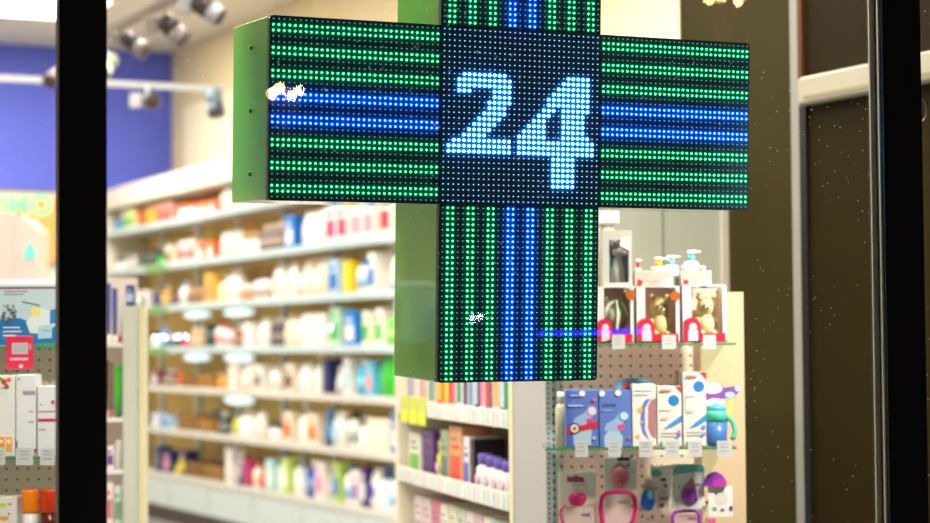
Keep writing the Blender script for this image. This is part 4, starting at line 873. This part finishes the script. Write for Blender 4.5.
# ================================================================== LEFT AISLE UNIT (right of the left mullion)
AU = Fr(0, 6.4, 0)
au = thing('aisle_end_unit', 'white aisle end unit right of the left mullion with a few packs', 'shelving', AU, 0, 0, 0)
ax0, ax1, ax2 = AU.hit(70, 400)[0], AU.hit(123, 400)[0], AU.hit(146, 400)[0]
at = AU.hit(130, 306)[1]
MB().box(ax1, ax2, 0, .04, FLOORZ, at, M((198, 200, 190), .45)).build('end_panel', au)
MB().box(ax2-.02, ax2, -.01, 0, FLOORZ, at, M((222, 212, 170), .45)).build('edge_strip', au)
MB().box(ax0, ax1, .26, .28, FLOORZ, at+.1, M((226, 210, 200), .5)).build('back_panel', au)
MB().box(ax1, ax1+.02, .04, .28, FLOORZ, at, M((230, 226, 218), .5)).build('side_panel', au)
AZ = [AU.hit(116, 343)[1], AU.hit(116, 418)[1], AU.hit(116, 470)[1], AU.hit(116, 528)[1]]
for z_ in AZ: MB().box(ax0, ax1, .0, .26, z_-.012, z_, WHITE).build('shelf', au)
def agood(kind, x0, x1, k, yt, c1, c2, label, zb=None, off=.02):
    a, b = AU.hit(x0, 400, off)[0], AU.hit(x1, 400, off)[0]
    z0 = AZ[k] if zb is None else zb
    h = AU.hit((x0+x1)/2, yt, off)[1]-z0; w = b-a
    fn = KIND[kind][0]; o = fn(w, min(w*1.2, .06), h, c1, c2).build(NAMES[kind], None, AU.w((a+b)/2, off, z0), 0); tag(o, label, KIND[kind][3])
agood('tube', 104, 110.5, 0, 283, (70, 80, 150), wt, 'tall blue and white tube beside the left mullion edge')
agood('tube', 111.5, 117, 0, 288, (76, 84, 156), wt, 'second blue and white tube right of the left mullion')
agood('tube', 117.5, 122.5, 0, 292, (236, 232, 226), rd, 'white tube with red end right of the blue tubes')
agood('tube', 104, 108, 1, 360, (90, 60, 56), (230, 200, 190), 'dark brown tube just right of the left mullion')
agood('tube', 108.5, 113, 1, 362, (126, 96, 90), (214, 120, 130), 'taupe tube between brown and green tubes')
agood('tube', 113.5, 122, 1, 366, (70, 200, 60), (40, 160, 50), 'bright green tube on the white aisle end unit')
agood('box', 106, 114, 2, 446, (236, 226, 236), (110, 80, 140), 'white and plum box on third tier of aisle end unit')
agood('pouch', 114.5, 122, 2, 440, (222, 216, 206), None, 'crinkled clear bag on third tier of aisle end unit')
agood('box', 105, 113, 3, 482, (240, 226, 226), (206, 120, 130), 'pale pink box on lowest tier of aisle end unit')
agood('box', 114, 122, 3, 486, (216, 226, 216), (120, 160, 120), 'pale green box on lowest tier of aisle end unit')
agood('box', 125.5, 134, 0, 285, (28, 60, 130), (180, 200, 230), 'small dark blue box on top of the white end panel', at, .0)
agood('bottle', 134.5, 141, 0, 296, (240, 238, 230), (236, 236, 236), 'stout white bottle on top of the white end panel', at, .0)

# ================================================================== STAND AND REFLECTED SIGN PANEL SEEN THROUGH THE LEFT PANE
o = thing('reflected_sign_panel', 'orange board with pale green OMO letters painted for a reflected sign, under the blue band', 'sign', BK, 0, 0, 0)  # board and letters stand in for a lit sign reflected in the pane
ua, z1s = BK.hit(-20, 196, -.05); ub, z0s = BK.hit(64, 262, -.05)
MB().box(ua, ub, -.05, .0, z0s, z1s, M((240, 176, 96), .5)).build('reflection_board', o)
for ch, px_, in (('O', -3), ('M', 19), ('O', 41.5)):
    u_, z_ = BK.hit(px_, 206, -.06)
    text(ch, .23, u_, z_, -.052, M((140, 244, 190), .4), o, 'letter', bold=.012)
DS = Fr(0, 9.5, 0)
o = thing('display_stand', 'pale pink gable topped display stand with cyan drop emblem', 'display stand', DS, 0, 0, 0)
L = lambda x, y: DS.hit(x, y)
base = FLOORZ
pts = [(L(-30, 232)[0], base), (L(36, 232)[0], base), L(36, 229), L(22, 216), L(8, 212), (L(-30, 215)[0], L(0, 215)[1])]
MB().prism(pts, 0, .3, M((226, 196, 190), .6)).build('stand_body', o)
MB().box(L(13, 300)[0], L(14, 300)[0], -.002, 0, base, L(13, 222)[1], M((200, 170, 165), .6)).build('panel_joint', o)
c0 = L(30, 252); rr = .028
MB().prism([(c0[0]+rr*math.cos(a), c0[1]-.01+rr*1.1*math.sin(a)) for a in [PI*.88+k*(1.24*PI)/12 for k in range(13)]]+[(c0[0], c0[1]+.055)], -.006, 0, M((120, 226, 220), .4)).build('drop_emblem', o)

# ================================================================== CEILING LAMPS AND TRACKS
CE = Matrix
def ceil_hit(px, py, z=CEILZ):
    r = ray(px, py); return EYE+r*((z-EYE.z)/r.z)
ceilm = bpy.data.materials.new('luminaire_glow'); ceilm.use_nodes = True
_b = ceilm.node_tree.nodes['Principled BSDF']; _b.inputs['Emission Color'].default_value = (1, .93, .8, 1); _b.inputs['Emission Strength'].default_value = 6
def luminaire(u, v, label, w=1.2, d=.6, power=60, vis=True):
    x, y = UV(u, v)
    o = bpy.data.objects.new('ceiling_light', None); COL.objects.link(o); o.location = (x, y, CEILZ); o.rotation_euler = (0, 0, A)
    tag(o, label, 'ceiling light', 'recessed ceiling lights')
    MB().box(-w/2-.03, w/2+.03, -d/2-.03, d/2+.03, -.02, 0, WHITE).build('frame', o)
    MB().box(-w/2, w/2, -d/2, d/2, -.026, -.02, ceilm).build('diffuser', o)
    l = bpy.data.lights.new('lamp', 'AREA'); l.shape = 'RECTANGLE'; l.size = w; l.size_y = d; l.energy = power; l.color = (1, .93, .82)
    lo = bpy.data.objects.new('lamp', l); COL.objects.link(lo); lo.parent = o; lo.location = (0, 0, -.03)
p = ceil_hit(30, 4)
luminaire(p.dot(Uv), p.dot(Vv), 'rectangular ceiling light glowing at the top left corner', 1.0, .9, 60)
PW = 72
for (u, v) in ((3.0, 15), (3.2, 12.6), (3.2, 10.4), (3.2, 8.2), (2.9, 6.6), (.8, 11), (.8, 8)):  # out of view, added to brighten the far shelving
    luminaire(u, v, 'unseen ceiling light added above the aisle beyond the cross', 1.2, .6, PW)
for (u, v) in ((1.9, 4.1), (.9, 4.4), (2.7, 3.9)):  # out of view, added to brighten the goods near the window
    luminaire(u, v, 'unseen ceiling light added just inside the shop window', 1.2, .4, 42)

def added_fill_light(x, y, z, tx, ty, tz, label, power):  # lamps added out of view to brighten goods that came out too dark
    o = bpy.data.objects.new('added_fill_lamp', None); COL.objects.link(o); o.location = (x, y, z); tag(o, label, 'spotlight')
    ax = Vector((tx-x, ty-y, tz-z)).normalized()
    MB().lathe([(.03, -.08), (.055, -.06), (.058, .05), (.052, .05), (.046, .03)], 0, 0, 0, DGREY, 16, ax).build('lamp_body', o)
    MB().cyl(.008, 0, CEILZ-z, 0, 0, 0, DGREY, 8).build('suspension_rod', o)
    l = bpy.data.lights.new('lamp', 'AREA'); l.shape = 'DISK'; l.size = .15; l.energy = power; l.color = (1, .92, .82); l.spread = math.radians(80)
    lo = bpy.data.objects.new('lamp', l); COL.objects.link(lo); lo.parent = o; lo.location = ax*.055; lo.rotation_euler = ax.to_track_quat('-Z', 'Y').to_euler()
added_fill_light(1.15, 3.76, 2.12, .5, 4.85, 1.05, 'unseen fill lamp added to brighten the baby goods, above the picture', 9.5)
added_fill_light(-.75, 3.25, 2.3, -.9, 4.5, 1.1, 'unseen fill lamp added to brighten the left pegboard, above the picture', 5.5)
added_fill_light(-.85, 4.9, 2.4, .0, 5.8, .9, 'unseen fill lamp added to brighten the white shelf unit, above the picture', 4.2)
# track 1
def track(px0, py0, s0, px1, py1, s1, name, label, col, rods):
    a = EYE+ray(px0, py0)*s0; b = EYE+ray(px1, py1)*s1; b.z = a.z
    d = (b-a); L_ = d.length; th = math.atan2(d.y, d.x)
    o = bpy.data.objects.new(name, None); COL.objects.link(o); o.location = a; o.rotation_euler = (0, 0, th); tag(o, label, 'lighting track')
    MB().box(0, L_, -.02, .02, -.018, .018, M(col, .4)).build('rail', o)
    for r in rods: MB().cyl(.006, .018, CEILZ-a.z, L_*r, 0, 0, M(col, .4), 8).build('suspension_rod', o)
    return a, b
ta, tb = track(100, 36, 10.95, 235, -22, 9.0, 'lighting_track', 'brown-grey lighting track running diagonally with black spotlights', (120, 104, 92), (.03, .9))
def spot(px, py, s, label, ax, c_driver, c_body, c_ring, ztrack, sc=1., dx=-.07, grp=None):
    c = EYE+ray(px, py)*s
    o = bpy.data.objects.new('track_spotlight', None); COL.objects.link(o); o.location = c; tag(o, label, 'spotlight', grp)
    ax = Vector(ax).normalized()
    MB().lathe([(.03*sc, -.05*sc), (.046*sc, -.04*sc), (.046*sc, .045*sc)], 0, 0, 0, M(c_body, .5), 16, ax).build('lamp_body', o)
    MB().lathe([(.049*sc, .045*sc), (.049*sc, .105*sc), (.043*sc, .105*sc), (.040*sc, .07*sc)], 0, 0, 0, M(c_ring, .35), 16, ax).build('lamp_bezel', o)
    MB().cyl(.036*sc, .1*sc, .107*sc, 0, 0, 0, M((60, 42, 40), .4), 16, ax).build('lens', o)
    MB().box(dx-.035*sc, dx+.03*sc, -.02, .02, -.035*sc, .04*sc, M(c_driver, .5), .004).box(dx+.02*sc, -.03*sc, -.006, .006, -.006, .01, M(c_body, .5)).build('driver_box', o)
    if grp:
        l = bpy.data.lights.new('lamp', 'AREA'); l.shape = 'DISK'; l.size = .08; l.energy = 30; l.color = (1, .95, .88); l.spread = math.radians(120)
        lo = bpy.data.objects.new('lamp', l); COL.objects.link(lo); lo.parent = o; lo.location = ax*.112*sc; lo.rotation_euler = ax.to_track_quat('-Z', 'Y').to_euler()
    MB().cyl(.009, 0, max(.02, ztrack-.018-c.z), dx*.2, 0, 0, M(c_driver, .5), 8).build('stem', o)
    return o
gs = 'black spotlights on the diagonal track'
spot(131, 41, 10.62, 'black and grey spotlight lowest and leftmost on the diagonal track', (.8, -.2, -.6), (120, 112, 108), (40, 30, 28), (118, 112, 110), ta.z, 1, grp=gs)
spot(169.5, 26, 10.02, 'black and grey spotlight in the middle of the diagonal track', (.7, -.2, -.75), (120, 112, 108), (40, 30, 28), (122, 116, 116), ta.z, 1.05, dx=-.085, grp=gs)
spot(203, 6, 9.5, 'black and grey spotlight highest and rightmost on the diagonal track', (.8, -.2, -.55), (130, 130, 132), (42, 32, 28), (146, 148, 156), ta.z, 1.05, dx=-.085, grp=gs)
ta2, tb2 = track(-30, 76.5, 12.2, 225, 83.5, 12.9, 'lighting_track', 'straight white lighting track crossing in front of the blue band', (205, 208, 214), (.38, .5))
spot(150.5, 101, 12.6, 'round black spotlight facing the window on the straight white track', (.25, -1, -.15), (196, 196, 200), (60, 34, 36), (120, 120, 130), ta2.z, 1.15, dx=-.09)
spot(214, 98, 12.8, 'grey spotlight at the right end of the straight white track', (.2, -.3, -1), (128, 146, 160), (120, 138, 152), (70, 84, 96), ta2.z, 1.15, dx=.0)
spot(109, 63, 11.4, 'pale green spotlight peeking from behind the left mullion', (-.3, -.6, -.6), (170, 180, 170), (120, 130, 110), (190, 200, 180), ta.z, 1.0)
spot(56.5, 76, 12.3, 'dark brown spotlight just left of the left mullion', (-.2, -.8, -.4), (110, 90, 90), (90, 70, 70), (120, 100, 100), ta2.z, 1.0, dx=.06)

# ================================================================== THE STREET (behind the camera, seen only as reflections)
ST = MB().box(-14, 14, -16, 1.2, FLOORZ-.4, FLOORZ-.3, M((40, 38, 36), .7)); o = struct('ground', ST, None, 'dark street pavement outside')
def reflected(px, py, dist):
    """a point in the street whose mirror image in the pane shows at this column and row"""
    r = ray(px, py); t = (WIN.o+WIN.n*.026-EYE).dot(WIN.n)/r.dot(WIN.n); P = EYE+r*t
    d = r.normalized(); d = d-2*d.dot(WIN.n)*WIN.n
    return P+d*dist
def lampmat(c, s):
    mt = bpy.data.materials.new('street_lamp_glow'); mt.use_nodes = True; b = mt.node_tree.nodes['Principled BSDF']
    b.inputs['Emission Color'].default_value = (*lin(c), 1); b.inputs['Emission Strength'].default_value = s
    return mt
amber = lampmat((255, 200, 125), 120); cool = lampmat((200, 225, 255), 90)
def globes(pts, dist, m_, name, label, r=.021):
    P = [reflected(x, y, dist) for x, y in pts]; c = sum(P, Vector())/len(P)
    o = bpy.data.objects.new(name, None); COL.objects.link(o); o.location = (c.x, c.y, FLOORZ-.3); tag(o, label, 'street lamp')
    zb = c.z-(FLOORZ-.3)
    MB().lathe([(.07, 0), (.05, .3), (.035, zb-.15)], 0, 0, 0, DGREY, 12).build('lamp_post', o)
    for p in P:
        q = p-Vector((c.x, c.y, FLOORZ-.3)); MB().sph(q.x, q.y, q.z, r, r, r, m_, 16, 10).build('globe', o)
        MB().tube([(0, 0, zb-.2), (q.x*.6, q.y*.6, zb-.17), (q.x, q.y, q.z-r)], .008, DGREY, 6).build('arm', o)
globes([(272.5, 93.5), (280, 88), (291, 95), (299, 90.5)], 8, amber, 'street_lamp', 'street lamp with four amber globes behind the viewer')
globes([(156, 337), (164, 337), (178, 337), (186.5, 337)], 8, cool, 'street_lamp', 'street lamp with four cool white globes behind the viewer', .014)

globes([(302, 328), (311, 328), (321, 328), (331, 328)], 9, cool, 'street_lamp', 'street lamp with four cool white globes, farther along the street', .014)
globes([(472.5, 318.5), (480.5, 317)], 6, cool, 'street_lamp', 'short street lamp with two cool white globes behind the viewer', .009)
globes([(709, -1), (722, -3), (738, 1)], 8, amber, 'street_lamp', 'tall street lamp with three amber globes behind the viewer', .02)
na, nb = reflected(538, 334, 5), reflected(648, 331, 5); nc = (na+nb)/2
o = bpy.data.objects.new('neon_sign', None); COL.objects.link(o); o.location = (nc.x, nc.y, FLOORZ-.3); tag(o, 'blue neon tube on a stand across the street', 'neon sign')
g0 = Vector((nc.x, nc.y, FLOORZ-.3)); MB().tube([na-g0, nb-g0], .007, lampmat((20, 20, 255), 34), 10).build('neon_tube', o)
MB().cyl(.02, 0, nc.z-g0.z-.006, 0, 0, 0, DGREY, 10).build('post', o)

# ================================================================== WORLD AND VIEW
w = bpy.data.worlds.new('world'); SC.world = w; w.use_nodes = True
w.node_tree.nodes['Background'].inputs[0].default_value = (.012, .009, .008, 1); w.node_tree.nodes['Background'].inputs[1].default_value = .5
SC.view_settings.view_transform = 'Standard'; SC.view_settings.look = 'None'; SC.view_settings.gamma = 1; SC.view_settings.exposure = .0
SC.view_settings.use_curve_mapping = False
SC.cycles.max_bounces = 8; SC.cycles.transparent_max_bounces = 16; SC.cycles.caustics_reflective = False; SC.cycles.caustics_refractive = False
SC.cycles.sample_clamp_indirect = 6
bpy.context.view_layer.update()
